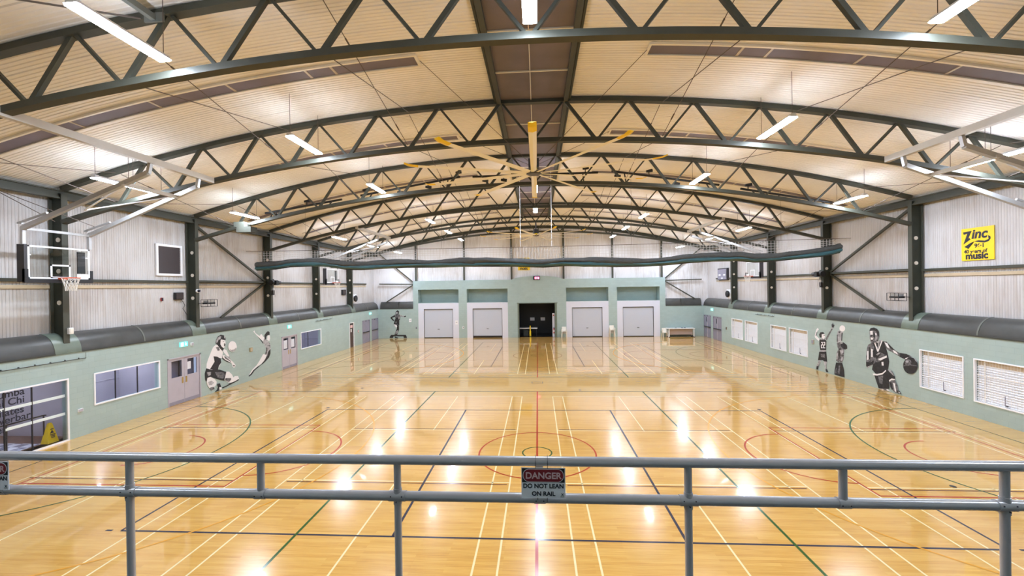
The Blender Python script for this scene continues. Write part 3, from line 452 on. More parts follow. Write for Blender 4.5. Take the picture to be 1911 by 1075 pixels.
# end wall posts
for i, x in enumerate((-12.45, -7.42, -2.55, 2.72, 7.6, 12.45)):
    z0 = 5.87; z1 = cz(x) - 0.25
    nm = ['first', 'second', 'third', 'fourth', 'fifth', 'sixth'][i]
    t = thing('end_post', f'slim green steel post on the end wall, {nm} from the door wall', 'post', (x, 29.86, 0), 'posts on the end wall')
    MB().box(-0.09, 0.09, -0.1, -0.08, z0, z1).build('front_flange', 'steel', t)
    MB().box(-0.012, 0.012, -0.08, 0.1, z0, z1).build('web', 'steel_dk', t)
b = MB(); n = 40
b.sweep([(-16.8 + 33.6 * i / n, 29.72, cz(-16.8 + 33.6 * i / n) - 0.14) for i in range(n + 1)], [(-0.1, -0.13), (0.1, -0.13), (0.1, 0.13), (-0.1, 0.13)], (0, 1, 0))
tag(b.build('end_rafter', 'steel_dk'), 'curved dark steel rafter closing the arch at the end wall', 'beam')

# K braces
def brace(name, label, bars, group=None):
    t = thing(name, label, 'brace', (0, 0, 0), group)
    for p, q, nm in bars: MB().bar(p, q, 0.1, 0.1).build(nm, 'steel', t)
    return t
for s, W_ in ((-1, DW), (1, WW)):
    x = s * 16.8
    brace('wall_brace', f'green K-shaped bracing between the third and fourth columns on {W_}',
          [((x, 6.75, 8.45), (x, 12.1, 5.72), 'diagonal'), ((x, 12.1, 5.60), (x, 8.4, 3.72), 'diagonal'), ((x, 6.62, 5.66), (x, 12.1, 5.66), 'horizontal')])
    e = s * 12.75
    brace('end_brace', f'green K-shaped bracing on the end wall beside the {"door" if s < 0 else "window"} wall corner',
          [((e, 29.75, 5.78), (s * 16.3, 29.75, 8.75), 'diagonal'), ((e, 29.75, 5.55), (s * 16.3, 29.75, 5.62), 'horizontal'), ((e, 29.75, 5.48), (s * 15.6, 29.75, 3.72), 'diagonal')])

# ------------------------------------------------------------------ roof trusses
def make_truss():
    t = thing('roof_truss', '', 'truss', (0, 0, 0), 'arched roof trusses')
    n = 48; xs = [-16.5 + 33 * i / n for i in range(n + 1)]
    MB().sweep([(x, 0, cz(x) - 0.075) for x in xs], [(-0.1, -0.07), (0.1, -0.07), (0.1, 0.07), (-0.1, 0.07)], (0, 1, 0)).build('top_chord', 'steel', t)
    MB().sweep([(x, 0, bz(x)) for x in xs], [(-0.1, -0.07), (0.1, -0.07), (0.1, 0.07), (-0.1, 0.07)], (0, 1, 0)).build('bottom_chord', 'steel', t)
    P = 16.5 / 8
    for s in (-1, 1):
        nodes = []
        for k in range(8):
            nodes.append((s * P * k, bz(P * k) + 0.05))
            nodes.append((s * P * (k + 0.5), cz(P * (k + 0.5)) - 0.13) if k < 7 else (s * 16.42, cz(16.4) - 0.2))
        for i in range(len(nodes) - 1):
            (xa, za), (xb, zb) = nodes[i], nodes[i + 1]
            wd = 0.085 if i % 2 == 0 else 0.06                         # struts rising outward are the heavier ones
            if i % 2 == 1: wd = 0.10
            sft = 0.06 * s * (1 if i % 2 == 0 else -1)
            MB().bar((xa + 0.06 * s, 0, za), (xb - 0.05 * s, 0, zb), 0.09, wd if i % 2 else 0.065, (0, 0, 1)).build('web_member', 'steel', t)
    return t
tr0 = make_truss()
TL = ['nearest the railing, cut by the top of the photo', 'second from the railing, carrying the near fan', 'third from the railing, carrying the black lamp bars',
      'fourth from the railing, just beyond the divider net', 'fifth from the railing, carrying the far fan', 'sixth and farthest, in front of the end wall']
for k, y in enumerate(YC):
    o = tr0 if k == 0 else dup(tr0)
    o.location = (0, y, 0); o['label'] = 'arched green steel roof truss ' + TL[k]

# crossing brace rods between neighbouring trusses
PL = [(-14.44, 'near the door wall'), (-8.25, 'halfway out on the door-wall side'), (-4.125, 'next to the ridge on the door-wall side'),
      (4.125, 'next to the ridge on the window-wall side'), (8.25, 'halfway out on the window-wall side'), (14.44, 'near the window wall')]
for k in range(5):
    for x, wh in PL:
        y0, y1 = YC[k], YC[k + 1]; zt, zb = cz(x) - 0.15, bz(x) + 0.08
        t = thing('brace_rods', f'crossed rods between {ORD[k + 1]} and {ORD[k + 2]} truss {wh}', 'brace', (x, 0, 0), 'crossed brace rods under the roof')
        MB().cyl((0, y0 + 0.11, zt - 0.02), (0, y1 - 0.11, zb + 0.02), 0.011, 6).build('rod', 'steel_rod', t)
        MB().cyl((0.03, y0 + 0.11, zb + 0.02), (0.03, y1 - 0.11, zt - 0.02), 0.011, 6).build('rod', 'steel_rod', t)
        for f in (0.22, 0.8):
            ya = y0 + (y1 - y0) * f; za = zt + (zb - zt) * f
            MB().cyl((0, ya - 0.13, za + 0.13 * (zt - zb) / (y1 - y0)), (0, ya + 0.13, za - 0.13 * (zt - zb) / (y1 - y0)), 0.022, 6).build('turnbuckle', 'steel_rod', t)

# ------------------------------------------------------------------ ridge rooflight and the cross rooflights
t = thing('ridge_rooflight', 'long dark purple-grey rooflight along the ridge of the ceiling', 'rooflight', (0, 0, 0))
MB().box(-1.05, 1.05, -14, 23.6, 11.262, 11.275).build('sheet', 'roofpanel', t)
for s in (-1, 1):
    MB().box(s * 1.02, s * 1.16, -14, 23.7, 11.14, 11.29).build('edge_beam', 'steel', t)
    MB().box(s * 1.18, s * 1.24, -14, 23.7, 11.19, 11.29).build('edge_flashing', 'steel_dk', t)
MB().cyl((-0.04, -9, 11.24), (-0.04, 23, 11.24), 0.012, 6).build('conduit', 'warm_white', t)
for y in (-8.8, -6.9, -3.08, -1.15, 2.72, 4.65, 8.45, 10.4, 14.2, 16.1, 20.0, 21.9):
    MB().box(-1.02, 1.02, y - 0.022, y + 0.022, 11.225, 11.262).build('batten', 'warm_white', t)
for k in range(5):
    yc = -2.05 + 5.77 * k
    for s, W_ in ((-1, 'door'), (1, 'window')):
        if k == 4 and False: continue
        t = thing('cross_rooflight', f'narrow dark rooflight strip in the {ORD[k + 1]} ceiling bay on the {W_}-wall side', 'rooflight', (0, 0, 0), 'rooflight strips across the ceiling')
        n = 24; xs = [3.04 + 12.9 * i / n for i in range(n + 1)]
        pts = [(s * x, yc, cz(x) + 0.002) for x in xs]
        MB().sweep(pts, [(-0.23, -0.01), (0.23, -0.01), (0.23, 0.005), (-0.23, 0.005)], (0, 1, 0)).build('sheet', 'roofpanel', t)
        b = MB()
        for d in (-0.255, 0.255): b.sweep([(p[0], yc + d, p[2]) for p in pts], [(-0.03, -0.045), (0.03, -0.045), (0.03, 0.01), (-0.03, 0.01)], (0, 1, 0))
        for xe in (3.01, 15.97): b.box(s * xe - 0.03, s * xe + 0.03, yc - 0.28, yc + 0.28, cz(xe) - 0.045, cz(xe) + 0.01)
        b.build('frame', 'warm_white', t)
        for xx in (5.3, 6.0, 8.2, 10.4, 12.7):
            MB().bar((s * (xx - 0.0), yc - 0.23, cz(xx) - 0.012), (s * xx, yc + 0.23, cz(xx) - 0.012), 0.07, 0.012).build('cross_strap', 'beige', t)

t = thing('roof_strut', 'grey steel strut meeting the nearest truss above the corner tube light', 'strut', (-7.45, 0, 10.62))
MB().box(-0.05, 0.05, -10.6, -5.12, -0.06, 0.06).build('strut_beam', 'joint', t)
MB().box(-0.2, 0.2, -5.14, -5.10, -0.08, 0.10).build('end_plate', 'joint', t)
MB().cyl((-0.25, -5.16, -0.02), (-2.1, -6.6, -0.35), 0.018, 6).build('tie_rod', 'steel_rod', t)

# ------------------------------------------------------------------ studio windows on the door wall and the rooms behind them
def rect_frame(b, y0, y1, z0, z1, x0, x1, wd):
    b.box(x0, x1, y0 - wd, y1 + wd, z1, z1 + wd); b.box(x0, x1, y0 - wd, y1 + wd, z0 - wd, z0)
    b.box(x0, x1, y0 - wd, y0, z0, z1); b.box(x0, x1, y1, y1 + wd, z0, z1)
def studio_window(n, y0, y1, z0, z1, mull, label, bottom=True):
    t = sroot(f'window_{n}', label, 'window')
    b = MB(); rect_frame(b, y0 + 0.03, y1 - 0.03, z0 + (0.03 if bottom else 0.0), z1 - 0.03, -16.41, -16.37, 0.05); b.build('window_frame', 'white', t)
    MB().box(-16.50, -16.494, y0, y1, z0, z1).build('pane', 'glass', t)
    b = MB()
    for y in mull: b.box(-16.52, -16.48, y - 0.012, y + 0.012, z0, z1)
    b.build('pane_joint', 'charcoal', t)
    return t
w1 = studio_window(1, -4.2, 0.70, 0.02, 2.16, (-3.2, -2.2, -1.0, -0.28), 'wide studio window with class names lettered on the glass')
for z in (1.53, 0.90):
    MB().box(-16.492, -16.484, -4.15 if z > 1 else -0.98, 0.68, z, z + 0.095).build('glass_strip', 'strip_white', w1)  # white strips laid across the pane
for s_, ye, zb in (('Zumba', -0.48, 1.94), ('Tai Chi', -0.48, 1.68), ('Pilates', -0.50, 1.37), ('Powerbar', -0.33, 1.13), ('Power', -0.95, 0.87)):
    text('lettering', s_, 0.31, 'ink', w1, plane_m((-16.482, ye, zb), (0, 1, 0), (0, 0, 1)), 0.004, 'RIGHT', 0.001)
studio_window(2, 1.58, 4.28, 1.0, 2.16, (2.46, 3.37), 'white framed studio window with lavender room behind, before the first double door')
studio_window(3, 15.27, 17.98, 1.02, 2.17, (16.35,), 'white framed studio window beyond the second double door')
# rooms
struct(MB().box(-20.6, -16.62, -5.0, 1.1, -0.12, 0.0).build('floor_studio', 'brownfloor'), 'brown vinyl floor of the studio room', 'floor')
struct(MB().box(-18.6, -17.0, -4.6, 0.35, 0.0, 0.012).build('floor_mat', 'checker'), 'blue and white checkered floor mats in the studio room', 'mat')
b = MB().box(-20.7, -20.6, -5.1, 1.2, 0, 3).box(-20.6, -16.62, 1.1, 1.3, 0, 3).box(-20.6, -16.62, -5.1, -5.0, 0, 3).box(-20.7, -16.62, -5.1, 1.3, 2.9, 3.0)
struct(b.build('wall_studio', 'lav'), 'lavender walls of the studio room', 'wall')
b = MB().box(-18.7, -18.6, 1.3, 4.6, 0, 3).box(-18.7, -16.62, 4.6, 4.66, 0, 3).box(-18.7, -16.62, 1.3, 4.66, 2.9, 3).box(-18.7, -16.62, 1.3, 4.66, -0.1, 0).box(-18.62, -18.4, 1.3, 2.0, 0, 2.9).box(-18.61, -18.58, 1.3, 4.6, 1.38, 1.4)
struct(b.build('wall_office', 'lav'), 'lavender walls of the room behind the second window', 'wall')
b = MB().box(-18.7, -18.6, 14.9, 18.4, 0, 3).box(-18.7, -16.62, 18.3, 18.4, 0, 3).box(-18.7, -16.62, 14.9, 15.0, 0, 3).box(-18.7, -16.62, 14.9, 18.4, 2.9, 3).box(-18.7, -16.62, 14.9, 18.4, -0.1, 0)
struct(b.build('wall_gym_room', 'lav_dk'), 'grey lavender walls of the room behind the third window', 'wall')
def room_lamp(x, y, z, lab, e):  # unseen lamps added to light the rooms behind the glass
    t = thing('added_ceiling_lamp', lab, 'lamp', (x, y, z), None)
    MB().box(-0.5, 0.5, -0.12, 0.12, 0.0, 0.08).build('lamp_body', 'lampbody', t)
    MB().box(-0.48, 0.48, -0.1, 0.1, -0.02, 0.0).build('diffuser', e, t)
MT['roomtube'] = mat('room_tube', (1, 1, 1, 1), 0.5, emit=28.0, emit_col=(0.95, 0.96, 1.0, 1))
room_lamp(-18.4, -0.8, 2.82, 'added unseen flat ceiling lamp inside the studio with the checkered mats', 'roomtube')
room_lamp(-17.7, 3.2, 2.82, 'added unseen flat ceiling lamp inside the lavender room by the first double door', 'roomtube')
room_lamp(-17.6, 16.2, 2.82, 'added unseen flat ceiling lamp inside the room behind the third window', 'roomtube')
t = thing('alarm_sounder', 'small red alarm sounder on the lavender wall behind the glass', 'alarm', (-18.585, 3.75, 1.82))
MB().cyl((0.0, 0, 0), (-0.012, 0, 0), 0.07).build('base', 'white', t); MB().cyl((0.0, 0, 0), (0.06, 0, 0), 0.05).build('horn', 'red', t)
t = thing('storage_tub', 'olive yellow tub standing inside the room behind the third window', 'tub', (-17.2, 15.75, 0))
b = MB(); b.tube([(0, 0, 0.9), (0, 0, 1.32)], [0.18, 0.22], 14); b.build('tub_body', 'yellow', t)
MB().box(-0.3, 0.3, -0.3, 0.3, 0, 0.9).build('stand', 'brown_door', t)
t = thing('wall_notice', 'white paper notices pinned behind the third window', 'notice', (-18.58, 15.75, 1.9))
MB().box(-0.015, 0.0, -0.35, 0.15, -0.25, 0.3).build('sheet', 'white', t); MB().box(-0.015, 0.0, -0.1, 0.2, -0.6, -0.27).build('sheet', 'white', t)
# wet floor cone and barre in the studio
t = thing('wet_floor_cone', 'yellow wet floor cone standing inside the studio window', 'cone', (-16.86, 0.50, 0.0))
b = MB(); vs = []; fs = []
for z, a, c in ((0.0, 0.17, 0.14), (0.1, 0.155, 0.12), (0.62, 0.06, 0.045), (0.68, 0.035, 0.03)):
    vs += [(-c, -a, z), (c, -a, z), (c, a, z), (-c, a, z)]
for i in range(3):
    for k in range(4): fs.append((4 * i + k, 4 * i + (k + 1) % 4, 4 * i + 4 + (k + 1) % 4, 4 * i + 4 + k))
fs += [(3, 2, 1, 0), (12, 13, 14, 15)]
b.add(vs, fs).build('cone_body', 'yellow', t)
b = MB()
for y0, y1, z in ((-0.04, 0.05, 0.46), (-0.07, 0.08, 0.28), (-0.06, 0.06, 0.23), (-0.05, 0.05, 0.18)):
    xx = 0.14 - 0.145 * max(0, z - 0.1); b.box(xx - 0.01 - (0.0), xx + 0.0035, y0, y1, z, z + 0.022)
b.prism([(-0.06, 0.33), (0.06, 0.33), (0, 0.43)], lambda a, c, tt: (0.083 + tt, a, c), 0.012)
b.build('warning_print', 'ink', t)
t = thing('ballet_barre', 'dark handrail barre on two posts inside the studio window', 'barre', (-16.95, 0, 0))
MB().tube([(0, -1.0, 0.97), (0, 0.42, 0.97), (0, 0.47, 0.955)], 0.022, 8).build('handrail', 'black', t)
for y in (-0.62, 0.40): MB().cyl((0, y, 0), (0, y, 0.96), 0.022, 8).build('post', 'charcoal', t)

# ------------------------------------------------------------------ doors
def leaf_door(n, y0, y1, z1, label, glass=True, side=-1, mtl='lav', bars=False):
    t = sroot(f'door_{n}', label, 'door')
    X = lambda d: side * (16.4 + d)
    b = MB(); b.box(X(-0.015), X(0.1), y0, y0 + 0.06, 0, z1); b.box(X(-0.015), X(0.1), y1 - 0.06, y1, 0, z1); b.box(X(-0.015), X(0.1), y0, y1, z1 - 0.05, z1); b.build('door_frame', mtl, t)
    ym = (y0 + y1) / 2
    for a, c, g in ((y0 + 0.065, ym - 0.004, 1), (ym + 0.004, y1 - 0.065, -1)):
        b = MB(); wl = c - a
        if glass:
            h = [(a + 0.17, c - 0.13, 1.25, 2.0)]
            holed(b, a, c, 0.01, z1 - 0.055, h, lambda p, q_, r, s_: b.box(X(0.02), X(0.065), p, q_, r, s_))
        else: b.box(X(0.02), X(0.065), a, c, 0.01, z1 - 0.055)
        lf = b.build('door_leaf', mtl, t)
        if glass:
            MB().box(X(0.04), X(0.046), a + 0.17, c - 0.13, 1.25, 2.0).build('pane', 'glass', lf)
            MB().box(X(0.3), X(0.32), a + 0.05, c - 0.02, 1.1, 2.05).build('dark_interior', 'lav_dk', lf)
            e = c - 0.1 if g > 0 else a + 0.1
            MB().box(X(0.012), X(0.02), e - 0.045, e + 0.045, 0.92, 1.2).build('push_plate', 'brass', lf)
            MB().box(X(0.013), X(0.02), a + 0.02, c - 0.02, 0.03, 0.17).build('kick_plate', 'lav_dk', lf)
        if bars:
            MB().box(X(-0.05), X(0.02), a + 0.03, c - 0.03, 0.98, 1.05).build('panic_bar', 'charcoal', lf)
            MB().box(X(0.0), X(0.02), c - 0.06 if g > 0 else a + 0.01, c - 0.01 if g > 0 else a + 0.06, z1 - 0.14, z1 - 0.06).build('door_closer', 'charcoal', lf)
            MB().box(X(0.0), X(0.02), a - 0.02 if g > 0 else c - 0.06, a + 0.08 if g > 0 else c + 0.03, z1 - 0.12, z1 - 0.04).build('hinge', 'charcoal', lf)
    return t
d1 = leaf_door(1, 4.68, 6.53, 2.15, 'lavender grey double door with two glazed panels and brass plates, before the volleyball mural')
MB().box(-16.452, -16.44, 5.78, 6.0, 1.5, 1.85).build('paper_notice', 'white', d1)
d2 = leaf_door(2, 13.07, 14.84, 2.14, 'lavender grey double door with white papers in both glazed panels')
for a in (13.36, 14.18): MB().box(-16.452, -16.44, a, a + 0.38, 1.32, 1.86).build('paper_notice', 'white', d2)
for n, (a, c), lab in ((4, (25.57, 27.32), 'lavender double fire door on the door wall, nearer of the two with dark push bars'), (5, (27.8, 29.5), 'lavender double fire door on the door wall, in the far corner')):
    leaf_door(n, a, c, 2.16, lab, False, -1, 'lav_dk', True)
for n, (a, c), lab in ((6, RDOOR[0], 'lavender blue double fire door on the window wall, nearer of the two'), (7, RDOOR[1], 'lavender blue double fire door on the window wall, in the far corner')):
    d = leaf_door(n, a, c, 2.14, lab, False, 1, 'lav_dk', True)
    MB().box(16.39, 16.42, (a + c) / 2 + 0.1, (a + c) / 2 + 0.22, 1.5, 1.95).build('door_sign', 'ink', d)
    MB().box(16.38, 16.42, (a + c) / 2 - 0.03, (a + c) / 2 + 0.03, 0.05, 2.05).build('centre_bolt', 'lav', d)
t = sroot('door_3', 'narrow dark brown door in a white frame with a small pink notice', 'door')
b = MB(); b.box(-16.39, -16.5, 22.86, 22.93, 0, 2.2); b.box(-16.39, -16.5, 23.72, 23.79, 0, 2.2); b.box(-16.39, -16.5, 22.86, 23.79, 2.14, 2.2); b.build('door_frame', 'white', t)
lf = MB().box(-16.44, -16.49, 22.93, 23.72, 0.01, 2.14).build('door_leaf', 'brown_door', t)
MB().box(-16.43, -16.44, 23.1, 23.55, 1.72, 1.95).build('door_notice', 'pinkish', lf); MB().box(-16.43, -16.44, 23.18, 23.36, 1.35, 1.62).build('door_notice', 'white', lf)
MB().box(-16.40, -16.44, 23.62, 23.68, 0.95, 1.1).build('door_handle', 'zinc', lf)
# unseen dark backing so that no outside light enters round the leaves
for s, lst in ((-1, LW[2:4] + LW[5:]), (1, [(a, c, 0, 2.14) for a, c in RDOOR])):
    for h in lst: struct(MB().box(s * 16.75, s * 16.9, h[0], h[1], -0.05, 2.3).build('trim_door_backing', 'charcoal'), 'unseen dark backing behind a door that blocks outside light', 'wall')

# ------------------------------------------------------------------ louvre windows on the window wall
WN = ['nearest the railing, cut by the photo edge', 'next to the dribbling player', 'beside the player with raised arms', 'fourth from the railing', 'fifth from the railing', 'farthest, before the fire doors']
for i, (a, c) in enumerate(RWIN):
    t = sroot(f'window_{i + 4}', 'white louvre window with wire guard, ' + WN[i], 'window')
    b = MB(); rect_frame(b, a + 0.03, c - 0.03, 0.65, 2.18, 16.37, 16.45, 0.045); b.build('window_frame', 'white', t)
    b = MB(); nz = 15
    for k in range(nz):
        z = 0.66 + k * 0.088
        b.add([(16.462, a + 0.02, z), (16.462, c - 0.02, z), (16.525, c - 0.02, z + 0.09), (16.525, a + 0.02, z + 0.09)], [(0, 1, 2, 3)])
    b.box(16.455, 16.461, a + 0.24, c - 0.02, 1.60, 1.64); b.box(16.455, 16.461, a + 0.24, c - 0.02, 1.10, 1.135)
    b.build('louvre_blades', 'blade_white', t)
    MB().box(16.53, 16.6, a, c, 0.6, 2.21).build('back_panel', 'beige_wall', t)
    MB().box(16.5, 16.53, a + 0.02, a + 0.16 if False else a + 0.02 + 0.001, 0.65, 2.18).build('edge_strip', 'white', t)
    b = MB(); ny = int((c - a) / 0.095)
    for k in range(1, ny): b.box(16.448, 16.454, a + k * (c - a) / ny - 0.0035, a + k * (c - a) / ny + 0.0035, 0.65, 2.18)
    for k in range(1, 17): b.box(16.446, 16.452, a + 0.03, c - 0.03, 0.65 + k * 0.09 - 0.0035, 0.65 + k * 0.09 + 0.0035)
    b.build('guard_mesh', 'wirewhite', t)
    MB().box(16.458, 16.468, c - 0.33, c - 0.29, 0.66, 2.18).build('lever_bar', 'wirewhite', t)
    MB().box(16.44, 16.46, a + 0.87, a + 0.885, 0.72, 1.05).build('latch_rod', 'lav_dk', t)
    MB().box(16.43, 16.46, a + 0.78, a + 0.86, 0.70, 0.735).build('latch_handle', 'ink', t)

# ------------------------------------------------------------------ roller doors on the end wall
RD = ['beside the step-exercise mural', 'beside the dark doorway on its door-wall side', 'behind the first chair stack', 'nearest the white table']
for i, (a, c) in enumerate(NICHE):
    t = sroot(f'door_{i + 8}', 'grey roller door in a pale surround, ' + RD[i], 'door')
    m = (a + c) / 2 + (-0.02 if i != 1 else 0.0)
    x0, x1 = m - 1.51, m + 1.51
    b = MB(); b.box(a, x0, 29.595, 29.7, 0, 3.58); b.box(x1, c, 29.595, 29.7, 0, 3.58); b.box(x0, x1, 29.595, 29.7, 2.98, 3.58); b.build('surround', 'surround', t)
    lift = 0.14 if i == 1 else 0.02
    b = MB(); n = 30
    for k in range(n):
        z0 = 0.02 + lift + k * (2.9 - lift) / n; z1 = z0 + (2.9 - lift) / n
        b.box(x0 + 0.02, x1 - 0.02, 29.70 - (0.006 if k % 2 else 0.0), 29.74, z0, z1)
    cu = b.build('roller_curtain', 'roller', t)
    MB().box(m - 0.1, m + 0.1, 29.66, 29.70, 0.88, 0.92).build('handle', 'charcoal', cu)
    MB().box(x0, x1, 29.67, 29.745, lift, 0.05 + lift).build('bottom_rail', 'charcoal', cu)
    b = MB(); b.box(x0, x0 + 0.035, 29.64, 29.7, 0, 2.98); b.box(x1 - 0.035, x1, 29.64, 29.7, 0, 2.98); b.box(x0, x1, 29.64, 29.75, 2.91, 2.98); b.build('guide_rail', 'charcoal', t)
    MB().box(x0, x1, 29.80, 29.84, 0, 2.98).build('painted_shadow_gap', 'charcoal', t)  # charcoal sheet stands in for the shade behind the curtain

# ------------------------------------------------------------------ dark doorway in the middle of the end wall
t = sroot('door_12', 'wide open doorway to a black storeroom in the middle of the end wall', 'doorway')
b = MB(); b.box(-1.97, -1.82, 29.56, 29.85, 0, 3.43); b.box(1.78, 1.98, 29.56, 29.85, 0, 3.43); b.box(-2.05, 2.06, 29.56, 29.85, 3.43, 3.5); b.build('door_frame', 'saddle', t)
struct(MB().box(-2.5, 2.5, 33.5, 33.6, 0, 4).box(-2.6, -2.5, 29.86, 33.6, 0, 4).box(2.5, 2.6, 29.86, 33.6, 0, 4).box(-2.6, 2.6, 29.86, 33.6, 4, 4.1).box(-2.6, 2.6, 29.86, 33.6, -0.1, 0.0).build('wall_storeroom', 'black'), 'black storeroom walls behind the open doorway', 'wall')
lf = MB().box(1.52, 1.76, 29.75, 29.8, 0.02, 2.42).build('door_leaf', 'surround', t)
MB().cyl((1.64, 29.75, 2.2), (1.64, 29.735, 2.2), 0.07).build('round_sign', 'red', lf)
t = thing('fire_extinguisher', 'small red fire extinguisher hanging at the edge of the dark doorway', 'extinguisher', (1.66, 29.68, 0.4))
MB().tube([(0, 0, 0), (0, 0, 0.42), (0, 0, 0.5)], [0.07, 0.07, 0.03], 12).build('cylinder', 'red', t); MB().box(-0.05, 0.05, -0.03, 0.03, 0.5, 0.56).build('valve', 'black', t)
MB().box(-0.05, 0.05, -0.075, -0.065, 0.1, 0.35).build('instruction_label', 'white', t)
t = thing('storeroom_table', 'white topped table inside the dark storeroom doorway', 'table', (-0.9, 31.0, 0))
MB().box(-1.0, 0.9, -0.4, 0.4, 0.76, 0.85).build('tabletop', 'deskwhite', t)
for x in (-0.9, 0.8):
    for y in (-0.35, 0.35): MB().cyl((x, y, 0), (x, y, 0.76), 0.025, 8).build('leg', 'charcoal', t)
t = thing('storage_box', 'grey box on the floor under the storeroom table', 'box', (-1.2, 31.0, 0))
MB().box(-0.25, 0.25, -0.25, 0.25, 0, 0.6).build('box_body', 'sill', t); MB().box(-0.27, 0.27, -0.27, 0.27, 0.6, 0.64).build('lid', 'sill', t)
t = thing('yellow_post', 'yellow padded post standing in front of the storeroom table', 'post', (-0.74, 30.4, 0))
MB().tube([(0, 0, 0), (0, 0, 0.02)], 0.16, 14).build('base', 'charcoal', t); MB().tube([(0, 0, 0.02), (0, 0, 0.55), (0, 0, 0.56), (0, 0, 1.1)], [0.09, 0.09, 0.06, 0.06], 12).build('shaft', 'yellow', t)
for x, lab in ((-0.55, 'white sheet on the black storeroom wall above the yellow post'), (0.6, 'white sheet on the black storeroom wall nearer the door leaf')):
    t = thing('wall_sheet', lab, 'notice', (x, 33.48, 1.55), 'white sheets on the storeroom wall')
    MB().box(-0.24, 0.24, -0.01, 0.01, -0.17, 0.17).build('paper', 'white', t); MB().box(-0.12, 0.12, -0.016, -0.011, -0.02, 0.02).build('print', 'lav', t)

# ------------------------------------------------------------------ suspended tube lights
def make_light(L, z, x):
    t = thing('tube_light', '', 'light', (0, 0, 0), 'suspended tube lights')
    b = MB().box(-0.075, 0.075, -L / 2, L / 2, 0.04, 0.105); b.box(-0.118, 0.118, -L / 2, L / 2, 0.034, 0.044); b.build('housing', 'lampbody', t)
    b = MB(); pr = [(-0.120, 0.035), (-0.125, 0.010), (-0.09, 0.0), (0.09, 0.0), (0.125, 0.010), (0.120, 0.035)]
    y0, y1 = -L / 2 + 0.03, L / 2 - 0.03
    b.add([(a, y, c) for y in (y0, y1) for a, c in pr], [(k, k + 1, 7 + k, 6 + k) for k in range(5)] + [(5, 4, 3, 2, 1, 0), (6, 7, 8, 9, 10, 11)])
    b.build('lit_tube', 'tube', t)
    for y in (-L / 2 + 0.06, L / 2 - 0.06):
        o = MB().cyl((0, y, 0.1), (0, y, cz(x) - z + 0.02), 0.007, 6).build('hanger_rod', 'steel_rod', t)
        MB().box(-0.06, 0.06, y - 0.06, y + 0.06, 0.095, 0.125).build('end_bracket', 'lampbody', t)
    return t
INN = [-6.15, -0.4, 5.4, 14.9, 20.6, 26.2]
OUT = [5.7, 15.0, 20.9, 27.1]
def lights(x, z, ys, L, row):
    p = None
    for i, y in enumerate(ys):
        lab = f'glowing white tube light, {["first", "second", "third", "fourth", "fifth", "sixth"][i]} from the railing in the {row}'
        if p is None: p = make_light(L, z, x); o = p
        else: o = dup(p)
        o.location = (x, y, z); o['label'] = lab
lights(-7.05, 9.62, INN, 1.7, 'inner door-wall row')
lights(7.05, 9.62, INN, 1.7, 'inner window-wall row')
lights(-13.4, 8.66, [-0.42, 0.80], 1.18, 'pair above the door-wall hoop')
lights(13.4, 8.66, [-0.42, 0.80], 1.18, 'pair above the window-wall hoop')
lights(-13.4, 8.62, OUT, 1.7, 'outer door-wall row')
lights(13.4, 8.62, OUT, 1.7, 'outer window-wall row')
lights(0.02, 9.95, [-6.2, 7.7, 13.6], 1.7, 'middle row')
lights(-7.05, 9.6, [-11.9], 1.7, 'added unseen door-wall balcony row'); lights(7.05, 9.6, [-11.9], 1.7, 'added unseen window-wall balcony row')  # unseen lamps added to brighten the railing and danger sign

# ------------------------------------------------------------------ big ceiling fans at rest
def make_fan():
    t = thing('ceiling_fan', '', 'fan', (0, 0, 0), 'large ten-bladed ceiling fans')
    MB().cyl((0, 0, 0.22), (0, 0, 1.0), 0.05, 12).build('drop_pole', 'hub', t)
    MB().box(-0.17, 0.17, -0.17, 0.17, 0.16, 0.44).build('motor', 'black', t)
    MB().tube([(0, 0, 0.05), (0, 0, 0.16)], [0.13, 0.10], 16).build('motor_collar', 'yellow', t)
    MB().tube([(0, 0, -0.05), (0, 0, -0.03), (0, 0, 0.04), (0, 0, 0.05)], [0.18, 0.25, 0.25, 0.2], 28).build('hub', 'hub', t)
    for k in range(10):
        a = -PI / 2 + 2 * PI * k / 10; ca, sa = math.cos(a), math.sin(a)
        P = lambda r, c, z: (r * ca - c * sa, r * sa + c * ca, z)
        def slab(b, pts):  # pts: (r, half chord, z, twist)
            vs = []
            for r, h, z, tw in pts: vs += [P(r, -h, z - tw), P(r, 0, z - 0.022), P(r, h, z + tw), P(r, 0, z + 0.012)]
            n = len(pts); fs = [(4 * i + j, 4 * i + (j + 1) % 4, 4 * i + 4 + (j + 1) % 4, 4 * i + 4 + j) for i in range(n - 1) for j in range(4)]
            return b.add(vs, fs + [(0, 1, 2, 3), tuple(range(4 * n - 1, 4 * n - 5, -1))])
        bl = slab(MB(), [(0.2, 0.085, 0.0, 0.02), (1.0, 0.095, 0.005, 0.018), (2.4, 0.1, 0.01, 0.012), (3.70, 0.1, 0.01, 0.008)]).build('blade', 'fan', t)
        slab(MB(), [(3.70, 0.105, 0.01, 0.008), (3.98, 0.105, 0.03, 0.008), (4.12, 0.10, 0.08, 0.006)]).build('winglet', 'yellow', bl)
        slab(MB(), [(2.98, 0.103, 0.012, 0.011), (3.02, 0.103, 0.012, 0.011)]).build('blade_band', 'yellow', bl)
    for sx in (-1, 1):
        for sy in (-1, 1): MB().cyl((sx * 0.12, sy * 0.12, 0.3), (sx * 2.95, sy * 2.85, 2.3), 0.008, 6).build('guy_wire', 'steel_rod', t)
    return t
f0 = make_fan(); f0.location = (0.02, 0.75, 8.87); f0['label'] = 'huge ceiling fan with yellow blade tips hung from the second truss'
